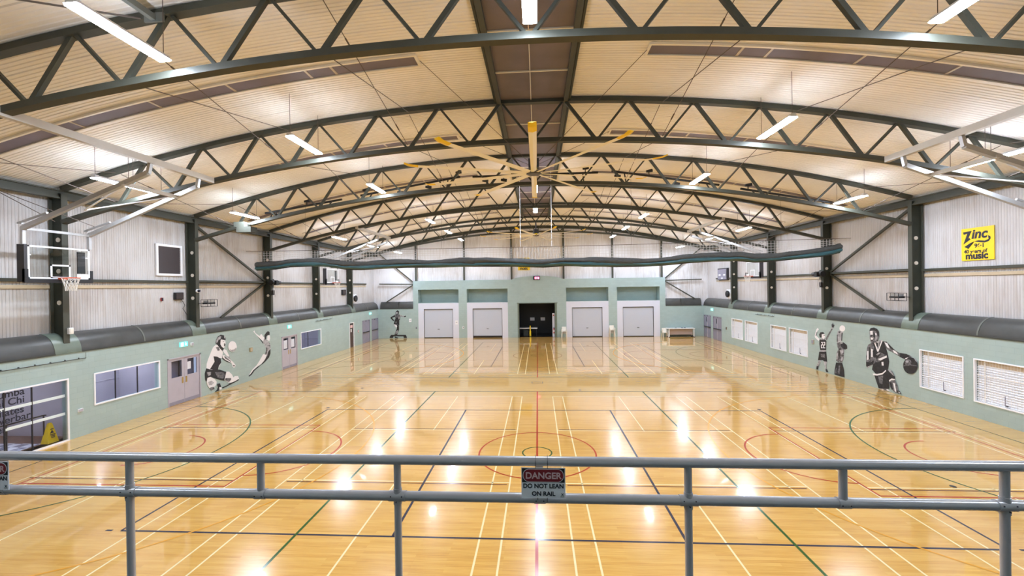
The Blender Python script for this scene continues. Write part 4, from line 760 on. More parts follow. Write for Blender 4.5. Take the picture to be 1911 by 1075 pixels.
f1 = dup(f0); f1.location = (0.02, 18.0, 8.90); f1.rotation_euler = (0, 0, PI / 10); f1['label'] = 'farther ceiling fan with yellow blade tips, beyond the divider net'

# ------------------------------------------------------------------ rolled-up divider net across the hall
t = thing('divider_net', 'rolled dark grey and teal divider net slung across the middle of the hall', 'net', (0, 9.2, 0))
MB().tube([(-15.9, 0, 7.32), (-8, 0, 7.26), (0, 0, 7.24), (8, 0, 7.28), (15.9, 0, 7.36)], 0.014, 6).build('top_cable', 'steel_rod', t)
PTS = [(-15.3, 6.50), (-14.8, 6.52), (-14.2, 6.55), (-13.4, 6.66), (-12.4, 6.68), (-11.5, 6.68), (-10.9, 6.58), (-10.2, 6.46), (-9.4, 6.44), (-8.2, 6.49), (-6.9, 6.52), (-5.4, 6.50), (-4.0, 6.52), (-2.6, 6.50), (-1.1, 6.47), (0.4, 6.40), (1.6, 6.46), (2.8, 6.42), (4.2, 6.36), (5.6, 6.36), (6.7, 6.40), (7.9, 6.50), (9.1, 6.56), (10.3, 6.56), (11.2, 6.47), (12.1, 6.50), (13.2, 6.60), (14.2, 6.68), (14.8, 6.76), (15.35, 6.88)]
FINE = []
_rf = random.Random(11)
for (xa, za), (xb, zb) in zip(PTS, PTS[1:]):
    for q_ in range(4):
        f = q_ / 4; e = f * f * (3 - 2 * f); FINE.append((xa + (xb - xa) * f, za + (zb - za) * e + _rf.uniform(-0.008, 0.008)))
FINE.append(PTS[-1])
def roll(b, dz, rx, rz, seed, n=14):
    rnd = random.Random(seed); vs = []; fs = []; PTS = FINE; ph = [rnd.uniform(0, 6.28) for _ in range(n)]
    for i, (x, z) in enumerate(PTS):
        fat = 1 + 0.22 * math.sin(x * 1.3 + seed) * math.sin(x * 0.37)
        for k in range(n):
            a = 2 * PI * k / n; j = fat * (1 + 0.16 * math.sin(x * (1.1 + 0.35 * (k % 4)) + ph[k]) + rnd.uniform(-0.06, 0.06))
            vs.append((x + rnd.uniform(-0.01, 0.01), rx * j * math.cos(a), z + dz + rz * j * math.sin(a)))
    for i in range(len(PTS) - 1):
        for k in range(n): fs.append((i * n + k, i * n + (k + 1) % n, (i + 1) * n + (k + 1) % n, (i + 1) * n + k))
    return b.add(vs, fs + [tuple(range(n)), tuple(range(len(vs) - 1, len(vs) - n - 1, -1))], True)
roll(MB(), 0.04, 0.2, 0.155, 3).build('rolled_net', 'netgrey', t)
roll(MB(), -0.12, 0.18, 0.115, 4).build('vinyl_skirt', 'netteal', t)
MB().tube([(x, 0.0, z - 0.235) for x, z in PTS], 0.028, 8).build('weight_chain', 'charcoal', t)
b = MB(); nn = 190
def zroll(x):
    for (xa, za), (xb, zb) in zip(PTS, PTS[1:]):
        if xa <= x <= xb: return za + (zb - za) * (x - xa) / (xb - xa)
    return PTS[0][1] if x < 0 else PTS[-1][1]
zt = lambda x: 7.24 + 0.09 * (abs(x) / 15.5) ** 1.6
for i in range(nn + 1):
    x = -15.2 + 30.4 * i / nn; b.box(x - 0.007, x + 0.007, -0.004, 0.004, zroll(x), zt(x))
for j in range(1, 6):
    xs = [-15.2 + 30.4 * i / 60 for i in range(61)]
    zz = [zroll(x) + (zt(x) - zroll(x)) * j / 6 for x in xs]
    for i in range(60): b.bar((xs[i], 0, zz[i]), (xs[i + 1], 0, zz[i + 1]), 0.010, 0.014)
b.build('net_mesh', 'netmesh', t)
for x in (-0.79, 0.86): MB().cyl((x, 0, 7.25), (x, 0, cz(x)), 0.012, 6).build('lifting_rope', 'white', t)
for x in (-12.5, -5.0, 5.0, 12.5): MB().cyl((x, 0, zt(x)), (x, 0, cz(x)), 0.006, 6).build('hanger_wire', 'steel_rod', t)
def winch(s, lab):
    t = thing('net_winch', lab, 'winch', (s * 16.42, 12.2, 5.58), 'net winches', 0)
    MB().box(-s * 0.04, s * 0.05, -0.18, 0.18, -0.28, 0.28).build('mount_plate', 'steel_dk', t)
    MB().tube([(-s * 0.12, -0.28, 0.05), (-s * 0.12, 0.34, 0.05)], 0.16, 14).build('drum', 'black', t)
    MB().tube([(-s * 0.12, 0.34, 0.05), (-s * 0.12, 0.62, 0.05)], 0.11, 12).build('gear_motor', 'charcoal', t)
    MB().box(-s * 0.36, -s * 0.05, -0.10, 0.16, -0.1, 0.16).build('gearbox', 'black', t)
    MB().tube([(-s * 0.3, -0.1, -0.1), (-s * 0.34, -0.1, -0.6), (-s * 0.26, -0.1, -0.85), (-s * 0.17, -0.1, -0.6), (-s * 0.16, -0.1, -0.1)], 0.012, 6).build('hand_chain', 'zinc', t)
    MB().box(-s * 0.1, s * 0.02, 0.0, 0.12, -0.72, -0.42).build('switch_box', 'charcoal', t)
winch(-1, 'black chain winch for the divider net on the fourth door-wall column')
winch(1, 'black chain winch for the divider net on the fourth window-wall column')

# ------------------------------------------------------------------ basketball hoops folded up towards the walls
def hoop(s, oy, by, X, lab):
    t = thing('basketball_hoop', lab, 'hoop', (0, oy, 0), 'ceiling-hung basketball hoops')
    B = 10.9 * s
    MB().box(B - 0.07, B + 0.07, -5.2, 0.62, 8.83, 9.01).build('support_beam', 'pole', t)
    for k, (py, ey) in enumerate(((-1.75, by - 0.97), (-0.03, by + 0.97))):
        MB().bar((B, py + 0.08, 8.88), (B, py, 8.53), 0.09, 0.09, (0, 1, 0)).build('hanger', 'zinc', t)
        MB().bar((B, py, 8.55), (s * (X + 0.02), ey, 7.2), 0.10, 0.13).build('mast_arm', 'zinc', t)
        MB().bar((s * (X + 0.02), ey, 7.24), (s * (X + 0.02), ey, 6.70), 0.09, 0.09).build('drop_post', 'zinc', t)
        MB().bar((s * (X - 1.0), ey - (ey - py) * 0.2, 7.62), (s * (X + 0.18), ey, 7.36), 0.05, 0.05).build('stay_bar', 'zinc', t)
        MB().bar((s * (X + 0.03), ey, 7.36), (s * (X + 0.18), ey, 7.36), 0.06, 0.05).build('stay_end', 'zinc', t)
    MB().bar((s * X, by - 0.97, 7.19), (s * X, by + 0.97, 7.19), 0.08, 0.08).build('cross_bar', 'zinc', t)
    MB().bar((s * 11.75, -1.72, 8.29), (s * 11.75, 0.12, 8.29), 0.10, 0.10).build('spreader_bar', 'pole', t)
    for py in (-1.6, 0.0): MB().bar((s * 11.75, py, 8.26), (s * 14.0, -0.75 + by * 0.5, 7.75), 0.035, 0.035).build('tie_rod', 'white', t)
    for ey in (-0.6, 0.6): MB().cyl((s * 16.5, by - 1.3, 8.45), (s * (X - 0.6), by + ey, 7.45), 0.012, 6).build('hoist_cable', 'steel_rod', t)
    # backboard
    z0, z1 = 5.64, 6.69; xb = s * X; xf = s * (X - 0.04)
    bb = MB().box(xb, xf, by - 0.91, by + 0.91, z0, z1).build('backboard', 'board_glass', t)
    b = MB(); xo, xi = s * (X - 0.043), s * (X - 0.05)
    b.box(xo, xi, by - 0.91, by + 0.91, z1 - 0.05, z1); b.box(xo, xi, by - 0.91, by + 0.91, z0, z0 + 0.05); b.box(xo, xi, by - 0.91, by - 0.86, z0, z1); b.box(xo, xi, by + 0.86, by + 0.91, z0, z1)
    rect = (by - 0.295, by + 0.295, z0 + 0.02, z0 + 0.47)
    b.box(xo, xi, rect[0], rect[1], rect[3] - 0.05, rect[3]); b.box(xo, xi, rect[0], rect[0] + 0.05, rect[2], rect[3]); b.box(xo, xi, rect[1] - 0.05, rect[1], rect[2], rect[3]); b.box(xo, xi, rect[0], rect[1], rect[2], rect[2] + 0.05)
    b.build('board_markings', 'white', bb)
    MB().box(xo, xi, by + 0.5, by + 0.86, z0 + 0.05, z0 + 0.17).build('board_sticker', 'white', bb)
    b = MB(); b.box(s * (X + 0.03), s * (X - 0.07), by - 1.0, by + 1.0, z0 - 0.13, z0 - 0.002); b.box(s * (X + 0.03), s * (X - 0.07), by - 1.0, by - 0.91, z0, z0 + 0.30); b.box(s * (X + 0.03), s * (X - 0.07), by + 0.91, by + 1.0, z0, z0 + 0.30)
    b.build('edge_padding', 'black', t)
    b = MB(); b.box(s * (X + 0.20), s * (X - 0.045), by - 1.0, by - 0.915, z0 - 0.1, z1 + 0.02); b.box(s * (X + 0.2), s * (X + 0.05), by - 0.9, by + 0.9, z0 - 0.08, z0 - 0.02)
    if s < 0: b.box(s * (X + 0.1), s * (X + 0.06), by + 0.62, by + 0.86, z0 + 0.2, z1 - 0.1)
    b.build('rear_frame', 'charcoal', t)
    # ring and net
    rx, rz, R = s * (X - 0.40), z0 + 0.03, 0.228
    b = MB(); b.tube([(rx + R * math.cos(a), by + R * math.sin(a), rz) for a in [2 * PI * k / 28 for k in range(29)]], 0.016, 8, False); b.box(s * (X - 0.04), s * (X - 0.19), by - 0.09, by + 0.09, rz - 0.05, rz + 0.012); b.build('rim', 'orange_rim', t)
    b = MB(); n = 12; rows = [(0.225, 0.0), (0.19, -0.12), (0.16, -0.23), (0.14, -0.33), (0.135, -0.43)]
    for j in range(len(rows) - 1):
        (r0, h0), (r1, h1) = rows[j], rows[j + 1]
        for k in range(n):
            for dk in (-0.5, 0.5):
                a0 = 2 * PI * (k + 0.5 * (j % 2)) / n; a1 = 2 * PI * (k + 0.5 * (j % 2) + dk) / n
                b.cyl((rx + r0 * math.cos(a0), by + r0 * math.sin(a0), rz + h0), (rx + r1 * math.cos(a1), by + r1 * math.sin(a1), rz + h1), 0.0065, 5)
    b.build('net', 'net', t)
    return t
hoop(-1, 0.0, 0.0, 15.78, 'basketball hoop with glass backboard folded up beside the first door-wall column')
hoop(1, 0.0, 0.0, 15.78, 'basketball hoop frame on the window wall side, its board beyond the photo edge')
hoop(-1, 17.25, 0.85, 15.5, 'far basketball hoop against the door wall, beyond the divider net')
hoop(1, 17.25, 0.85, 15.5, 'far basketball hoop against the window wall, beyond the divider net')

# ------------------------------------------------------------------ lamp bars on the third truss
BARS = [(-13.3, 8.97, -9.4, 9.55), (-8.46, 9.71, -3.54, 10.48), (-2.95, 10.46, 3.0, 10.48), (3.63, 10.53, 8.54, 9.73), (9.5, 9.53, 13.52, 8.78)]
LP = [[0.15, 0.55, 0.85], [0.05, 0.4, 0.68, 0.98], [0.1, 0.25, 0.9], [0.05, 0.35, 0.6], [0.08, 0.42, 0.75]]
BN = ['nearest the door wall', 'second from the door wall', 'in the middle under the ridge', 'second from the window wall', 'nearest the window wall']
lampn = ['first', 'second', 'third', 'fourth']
for i, (x0, za, x1, zb) in enumerate(BARS):
    t = thing('lamp_bar', f'black lamp bar on the third truss, {BN[i]}', 'bar', (0, 7.0, 0), 'lamp bars on the third truss')
    MB().cyl((x0, 0, za), (x1, 0, zb), 0.05, 10).build('pipe', 'black', t)
    for f in (0.12, 0.88):
        x = x0 + (x1 - x0) * f; z = za + (zb - za) * f
        MB().bar((x, 0, z), (x, -0.42, bz(x) + 0.05), 0.05, 0.03).build('bar_clamp', 'black', t)
    for j, f in enumerate(LP[i]):
        x = x0 + (x1 - x0) * f; z = za + (zb - za) * f; up = 1 if (i + j) % 3 == 1 else -1
        l = thing('spotlight', f'small black spotlight, {lampn[j]} along the lamp bar {BN[i]}', 'spotlight', (x, 7.0, z), 'black spotlights on the lamp bars')
        MB().bar((0, -0.03, 0.0), (0, -0.03, up * 0.2), 0.04, 0.03, (0, 1, 0)).build('yoke', 'black', l)
        MB().tube([(-0.12, -0.03, up * 0.2), (0.04, -0.03, up * 0.22), (0.16, -0.03, up * 0.24)], [0.055, 0.075, 0.075], 10).build('lamp_head', 'black', l)

# ------------------------------------------------------------------ front railing
t = thing('guard_railing', 'grey painted tube railing across the balcony front', 'railing', (0, -10.85, 0))
MB().cyl((-9, 0, 4.238), (9, 0, 4.238), 0.0255, 24).build('top_rail', 'rail', t)
MB().cyl((-9, 0, 4.042), (9, 0, 4.042), 0.0255, 24).build('lower_rail', 'rail', t)
for k in range(-5, 6):
    x = -0.683 + 1.5425 * k
    MB().cyl((x, 0, 3.24), (x, 0, 4.225), 0.0195, 20).build('post', 'rail', t)
    MB().cyl((x, 0, 3.24), (x, 0, 3.252), 0.06, 20).build('foot_flange', 'rail', t)
    MB().tube([(x - 0.045, 0, 4.042), (x + 0.045, 0, 4.042)], 0.0285, 20).build('tee_joint', 'rail', t)
    MB().tube([(x, 0, 4.0), (x, 0, 4.085)], 0.0225, 20).build('tee_joint', 'rail', t)
    b = MB()
    for dx, dz in ((-0.03, 0.008), (0.03, 0.008), (0.0, -0.022)): b.cyl((x + dx, -0.0295, 4.042 + dz), (x + dx, -0.022, 4.042 + dz), 0.0035, 8)
    b.build('joint_screw', 'ink', t)
    xm = x + 0.771
    MB().cyl((xm, 0, 4.05), (xm, 0, 4.225), 0.0195, 20).build('baluster', 'rail', t)
    MB().tube([(xm - 0.03, 0, 4.042), (xm + 0.03, 0, 4.042)], 0.0285, 20).build('tee_joint', 'rail', t)
    b = MB()
    for dx in (-0.02, 0.02): b.cyl((xm + dx, -0.0295, 4.04), (xm + dx, -0.022, 4.04), 0.0035, 8)
    b.build('joint_screw', 'ink', t)

def rrect(w_, h_, r, n=8):
    p = []
    for cx, cy, a0 in ((w_ / 2 - r, h_ / 2 - r, 0), (-w_ / 2 + r, h_ / 2 - r, PI / 2), (-w_ / 2 + r, -h_ / 2 + r, PI), (w_ / 2 - r, -h_ / 2 + r, 1.5 * PI)):
        p += [(cx + r * math.cos(a0 + PI / 2 * k / n), cy + r * math.sin(a0 + PI / 2 * k / n)) for k in range(n + 1)]
    return p
def danger_sign(x, lab):
    t = thing('danger_sign', lab, 'sign', (x, -10.885, 4.138), 'danger signs on the railing')
    F = lambda a, c, d: (a, -d, c)
    MB().box(-0.115, 0.115, 0.0, 0.004, -0.08, 0.08).build('plate', 'signwhite', t)
    MB().box(-0.111, 0.111, -0.001, 0.0, 0.004, 0.077).build('black_band', 'black', t)
    MB().prism(rrect(0.214, 0.070, 0.033), lambda a, c, d: (a, -0.001 - d, c + 0.0405), 0.0008).build('oval_border', 'signwhite', t)
    MB().prism(rrect(0.208, 0.064, 0.030), lambda a, c, d: (a, -0.0018 - d, c + 0.0405), 0.0008).build('oval', 'danger', t)
    m = lambda y, z: plane_m((0, y, z), (1, 0, 0), (0, 0, 1))
    text('lettering', 'DANGER', 0.0465, 'pinkish', t, m(-0.0030, 0.0245), 0.0012, 'CENTER', 0.0004)
    text('lettering', 'DO NOT LEAN', 0.0315, 'ink', t, m(-0.0006, -0.0255), 0.0010, 'CENTER', 0.0004)
    text('lettering', 'ON RAIL', 0.0315, 'ink', t, m(-0.0006, -0.0655), 0.0010, 'CENTER', 0.0004)
    text('lettering', 'x', 0.028, 'ink', t, plane_m((0.092, -0.0006, -0.0655), (1, 0, 0), (0, 0, 1)), 0.0004, 'LEFT', 0.0004)
    MB().box(0.088, 0.108, -0.001, 0.0, -0.071, -0.069).build('underline', 'ink', t)
    for dx in (-0.040, 0.023): MB().tube([(dx, -0.003, 0.078), (dx, 0.004, 0.112), (dx, 0.02, 0.128), (dx, 0.035, 0.13), (dx, 0.05, 0.128)], 0.0016, 6).build('cable_tie', 'black', t)
    for dx in (-0.03, 0.02): MB().tube([(dx, -0.003, -0.076), (dx, 0.006, -0.088), (dx, 0.012, -0.105)], 0.0016, 6).build('cable_tie', 'black', t)
danger_sign(0.107, 'red and white danger sign hung in the middle of the railing')
danger_sign(-3.035, 'red and white danger sign on the railing, cut by the photo edge')

# ------------------------------------------------------------------ wall things
def swoosh_sign(M4, lab):
    t = thing('radio_sign', lab, 'sign', (0, 0, 0), 'yellow radio signs'); t.matrix_world = M4
    MB().box(-0.60, 0.60, -0.63, 0.63, -0.03, 0.0).build('panel', 'yellow', t)
    F = lambda a, c, d: (a, c, d)
    b = MB()
    b.prism([(-0.53, 0.50), (-0.50, 0.40), (-0.36, 0.43), (-0.52, 0.02), (-0.24, 0.20), (-0.30, 0.26), (-0.36, 0.18), (-0.20, 0.52)], F, 0.008)
    b.prism([(-0.48, -0.08), (-0.33, -0.17), (-0.15, 0.09), (0.05, 0.13), (0.28, 0.09), (0.42, 0.14), (0.40, 0.28), (0.47, 0.25), (0.49, 0.16), (0.42, 0.06), (0.28, 0.02), (0.1, 0.05), (-0.1, 0.10), (-0.25, 0.05)], F, 0.008)
    b.build('swoosh', 'ink', t)
    I = lambda x, y: Matrix.Translation((x, y, 0.001))
    text('lettering', 'inc', 0.50, 'ink', t, I(-0.22, 0.22), 0.016, 'LEFT', 0.004, 0.2)
    text('lettering', '96·1', 0.21, 'ink', t, I(-0.10, -0.14), 0.008, 'LEFT', 0.004)
    text('lettering', '40 years of', 0.19, 'ink', t, I(-0.50, -0.34), 0.006, 'LEFT', 0.004)
    text('lettering', 'music', 0.36, 'ink', t, I(-0.44, -0.57), 0.015, 'LEFT', 0.004)
    return t
swoosh_sign(plane_m((16.96, 4.17, 6.55), (0, -1, 0), (0, 0, 1)), 'yellow Zinc radio sign high on the window wall')
swoosh_sign(plane_m((-1.28, 29.95, 7.45), (1, 0, 0), (0, 0, 1)), 'yellow radio sign on the end wall, half hidden by the divider net')

t = thing('wall_louvre', 'square brown louvre in a white frame high on the door wall', 'louvre', (-16.98, 5.49, 6.62))
b = MB(); rect_frame(b, -0.60, 0.58, -0.62, 0.62, -0.0, 0.06, 0.10); b.build('louvre_frame', 'white', t)
b = MB()
for k in range(14): z = -0.62 + k * 0.0886; b.add([(0.03, -0.6, z), (0.03, 0.58, z), (0.005, 0.58, z + 0.1), (0.005, -0.6, z + 0.1)], [(0, 1, 2, 3)])
b.build('louvre_slats', 'grille', t)
def wallbox(name, lab, cat, p, sx, sy, sz, m1, m2, part1, part2, s=1, group=None):
    t = thing(name, lab, cat, p, group)
    MB().box(0, s * sx * 0.8, -sy / 2, sy / 2, -sz / 2, sz / 2).build(part1, m1, t)
    MB().box(s * sx * 0.8, s * sx, -sy * 0.42, sy * 0.42, -sz * 0.40, sz * 0.40).build(part2, m2, t)
    return t
t = wallbox('wall_monitor', 'small black monitor on the door wall before the second column', 'monitor', (-16.97, 5.92, 4.95), 0.12, 0.46, 0.34, 'black', 'grille', 'monitor_body', 'screen')
MB().tube([(0.06, 0.15, -0.17), (0.05, 0.35, -0.45), (0.05, 0.22, -0.6), (0.05, 0.6, -1.1)], 0.012, 6).build('cable', 'charcoal', t)
wallbox('wall_monitor', 'small dark monitor on the door wall beyond the fifth column', 'monitor', (-16.97, 23.0, 4.88), 0.12, 0.7, 0.45, 'black', 'grille', 'monitor_body', 'screen')
wallbox('call_point', 'tiny red call point high on the door wall sheeting', 'alarm', (-16.97, 5.06, 4.82), 0.05, 0.1, 0.16, 'red', 'ink', 'casing', 'button')
wallbox('call_point', 'red fire call point beside the narrow brown door', 'alarm', (-16.4, 24.65, 1.28), 0.05, 0.16, 0.2, 'red', 'white', 'casing', 'button')
wallbox('wall_socket', 'white double socket low on the teal wall beside the studio window', 'socket', (-16.4, 1.08, 0.95), 0.05, 0.16, 0.11, 'white', 'lav', 'plate', 'outlet')
wallbox('wall_switch', 'small beige switch box between the volleyball and leaping murals', 'switch', (-16.4, 10.15, 1.77), 0.05, 0.22, 0.22, 'brass', 'beige', 'casing', 'button')
wallbox('wall_switch', 'beige switch box beside the player with raised arms', 'switch', (16.4, 13.03, 1.62), 0.05, 0.2, 0.24, 'beige', 'lav_dk', 'casing', 'button', -1)
wallbox('wall_switch', 'dark switch between the louvre windows and the fire doors', 'switch', (16.4, 24.55, 1.27), 0.05, 0.14, 0.24, 'beige', 'ink', 'casing', 'button', -1)
wallbox('junction_box', 'white cable box at the foot of the first door-wall column', 'box', (-16.455, 0.83, 3.83), 0.1, 0.14, 0.22, 'white', 'plastic', 'casing', 'cover')
wallbox('motion_sensor', 'white motion sensor beside the exit sign of the first double door', 'sensor', (-16.4, 6.0, 2.66), 0.08, 0.12, 0.14, 'white', 'lav', 'casing', 'lens')
t = thing('security_camera', 'white dome camera on the second door-wall column', 'camera', (-16.461, 6.47, 5.18))
MB().cyl((0, 0, 0.0), (0.07, 0, 0.0), 0.09, 16).build('mount', 'white', t); MB().tube([(0.07, 0, 0), (0.13, 0, 0), (0.16, 0, 0)], [0.07, 0.055, 0.02], 14).build('lens_dome', 'ink', t)
def cage(s, y, z, lab):
    t = thing('speaker_cage', lab, 'speaker', (s * 16.4, y, z), 'wire-caged speakers')
    b = MB(); L, W2, H = 0.62, 0.35, 0.34
    for zz in (0, H):
        for x in (0, -s * W2): b.bar((x, 0, zz), (x, L, zz), 0.018, 0.018)
        for yy in (0, L): b.bar((0, yy, zz), (-s * W2, yy, zz), 0.018, 0.018)
    for yy in (0, L):
        for x in (0, -s * W2): b.bar((x, yy, 0), (x, yy, H), 0.018, 0.018)
    b.box(s * 0.062, -s * 0.02, -0.1, 0.62, H * 0.45, H * 0.45 + 0.03)
    for yy in (0.2, 0.42): b.bar((-s * W2, yy, 0), (-s * W2, yy, H), 0.01, 0.01)
    b.build('cage_frame', 'charcoal', t)
    MB().box(-s * 0.04, -s * 0.3, 0.05, 0.55, 0.12, 0.2).build('speaker_body', 'black', t); MB().box(-s * 0.04, -s * 0.3, 0.1, 0.5, 0.2, 0.3).build('speaker_grille', 'zinc', t)
cage(-1, 6.62, 4.40, 'wire-caged speaker on the second door-wall column')
cage(1, 6.62, 4.28, 'wire-caged speaker on the second window-wall column')
def wfan(s, y, z, lab):  # small black wall fan built as a speaker-like drum
    t = thing('wall_fan', lab, 'speaker', (s * 16.62, y, z), 'round black wall fans')
    MB().box(0.0, s * 0.1, -0.38, 0.38, -0.38, 0.38).build('backplate', 'white', t)
    MB().box(s * 0.03, s * 0.08, 23.70 - y, -0.38, -0.04, 0.04).build('bracket_arm', 'charcoal', t)
    MB().tube([(0, 0, 0), (-s * 0.12, 0, 0), (-s * 0.18, 0, 0)], [0.24, 0.3, 0.26], 20).build('fan_drum', 'black', t)
wfan(-1, 24.5, 4.28, 'round black fan on a white plate by the last door-wall column')
wfan(1, 24.6, 4.25, 'round black fan on a white plate by the last window-wall column')
t = thing('scoreboard', 'grey scoreboard panel high in the far corner of the window wall', 'scoreboard', (16.95, 26.3, 6.0))
MB().box(-0.12, 0.03, -0.98, 0.98, -0.52, 0.55).build('casing', 'charcoal', t); MB().box(-0.14, -0.12, -0.82, 0.9, -0.46, 0.46).build('face_panel', 'lav_dk', t)
for y in (-0.45, 0.5): MB().box(-0.15, -0.14, y - 0.2, y + 0.2, -0.12, 0.0).build('digit_window', 'white', t)
MB().box(-0.15, -0.14, -0.15, 0.2, -0.4, -0.3).build('digit_window', 'white', t)
t = thing('score_clock', 'small black digital clock with glowing red digits above the dark doorway', 'clock', (-0.02, 29.58, 6.0))
MB().box(-0.33, 0.33, -0.06, 0.0, -0.19, 0.2).build('casing', 'ink', t)
def seg(b, x, segs):
    W_, H_ = 0.10, 0.22
    g = {'a': (x, x + W_, H_ / 2 - 0.03, H_ / 2), 'g': (x, x + W_, -0.015, 0.015), 'd': (x, x + W_, -H_ / 2, -H_ / 2 + 0.03), 'f': (x, x + 0.03, 0, H_ / 2), 'e': (x, x + 0.03, -H_ / 2, 0), 'b': (x + W_ - 0.03, x + W_, 0, H_ / 2), 'c': (x + W_ - 0.03, x + W_, -H_ / 2, 0)}
    for k in segs: a = g[k]; b.box(a[0], a[1], -0.068, -0.06, a[2], a[3])
b = MB(); seg(b, -0.17, 'abcdefg'); seg(b, 0.0, 'abcdefg'); seg(b, 0.16, 'bcdef'); b.build('digits', 'led', t)

def exit_sign(p, s, lab, w_=0.42, right=(0, 1, 0), face=(1, 0, 0)):
    t = thing('exit_sign', lab, 'sign', p, 'green exit signs')
    r = Vector(right); f = Vector(face)
    def bx(b, a0, a1, z0, z1, d0, d1):
        P = [r * a + f * d for a in (a0, a1) for d in (d0, d1)]
        b.box(min(q.x for q in P), max(q.x for q in P), min(q.y for q in P), max(q.y for q in P), z0, z1)
    b = MB(); bx(b, -w_ / 2, w_ / 2, -0.11, 0.11, 0, 0.05); b.build('sign_box', 'exit', t)
    b = MB(); bx(b, -w_ * 0.42, -w_ * 0.08, -0.085, 0.085, 0.05, 0.054); b.build('door_symbol', 'exit_w', t)
    b = MB(); bx(b, w_ * 0.12, w_ * 0.34, -0.02, 0.01, 0.05, 0.054); bx(b, w_ * 0.2, w_ * 0.26, -0.07, 0.05, 0.05, 0.055); bx(b, w_ * 0.18, w_ * 0.24, 0.055, 0.09, 0.05, 0.054); b.build('running_figure', 'exit_w', t)
exit_sign((-16.4, 5.54, 2.71), 1, 'green exit sign above the first lavender double door')
exit_sign((-16.4, 13.92, 2.72), 1, 'green exit sign above the double door with white papers')
exit_sign((-16.4, 27.45, 2.72), 1, 'green exit sign over the fire doors on the door wall', 0.5)
exit_sign((16.4, 27.55, 2.73), 1, 'green exit sign over the fire doors on the window wall', 0.5, (0, 1, 0), (-1, 0, 0))

def track(s, y0, y1, z, n, lab):
    t = thing('curtain_track', lab, 'track', (s * 16.36, 0, z), 'thin rails near the top of the walls')
    MB().cyl((0, y0, 0), (0, y1, 0), 0.013, 8).build('rail_pipe', 'sill', t)
    for k in range(n):
        y = y0 + (y1 - y0) * (k + 0.5) / n
        MB().bar((0, y, 0.0), (s * 0.045, y, 0.035), 0.03, 0.03).build('rail_bracket', 'sill', t)
    MB().cyl((0, y1 if s < 0 else y0, 0), (0, y1 if s < 0 else y0, 0.2), 0.006, 6).build('end_rod', 'sill', t)
track(-1, -4.0, 1.28, 2.80, 12, 'thin dark rail along the teal wall above the studio window')
track(-1, 17.2, 19.7, 2.82, 5, 'short thin dark rail high on the teal wall past the third window')
track(1, 17.1, 19.6, 2.83, 5, 'short thin dark rail high on the wall above the louvre windows')

t = thing('roof_heater', 'green box unit hung under the third truss beside the outer tube light', 'heater', (-13.5, 5.9, 7.98), None)
MB().box(-0.35, 0.35, -0.2, 0.25, -0.1, 0.16).build('casing', 'steel', t); MB().box(-0.55, -0.05, -0.1, 0.15, 0.16, 0.40).build('upper_box', 'steel', t)
for x in (-0.35, -0.12): MB().cyl((x, 0.03, 0.4), (x, 0.5, bz(13.6) - 7.98 - 0.05), 0.02, 8).build('bracket_pipe', 'zinc', t)

# ------------------------------------------------------------------ furniture by the end wall
t = thing('folding_table', 'white trestle table with a pinkish front panel at the end wall', 'table', (13.98, 29.15, 0))
MB().box(-1.3, 1.3, -0.33, 0.33, 0.80, 0.87).build('tabletop', 'deskwhite', t)
for x in (-1.16, 1.2):
    MB().box(x - 0.04, x + 0.04, -0.3, -0.24, 0.04, 0.80).build('leg', 'white', t); MB().box(x - 0.04, x + 0.04, 0.24, 0.3, 0.04, 0.80).build('leg', 'white', t)
    MB().box(x - 0.07, x + 0.07, -0.36, 0.34, 0.0, 0.05).build('foot', 'charcoal', t)
MB().box(-1.12, 1.16, -0.02, 0.0, 0.22, 0.76).build('modesty_panel', 'pinkpanel', t)
MB().box(-1.16, 1.2, -0.03, 0.03, 0.08, 0.14).build('cross_beam', 'charcoal', t)
for x, h in ((-0.45, 0.02), (0.15, 0.03), (0.4, 0.04)):
    o = thing('score_pad', f'small dark pad lying on the white table, {"first" if x < 0 else "second" if x < 0.3 else "third"} from the chairs', 'pad', (13.98 + x, 29.1, 0.87), 'pads on the white table')
    MB().box(-0.09, 0.09, -0.06, 0.06, 0, h).build('pad_body', 'lav_dk', o); MB().box(-0.07, 0.07, -0.05, 0.05, h, h + 0.006).build('cover', 'ink', o)
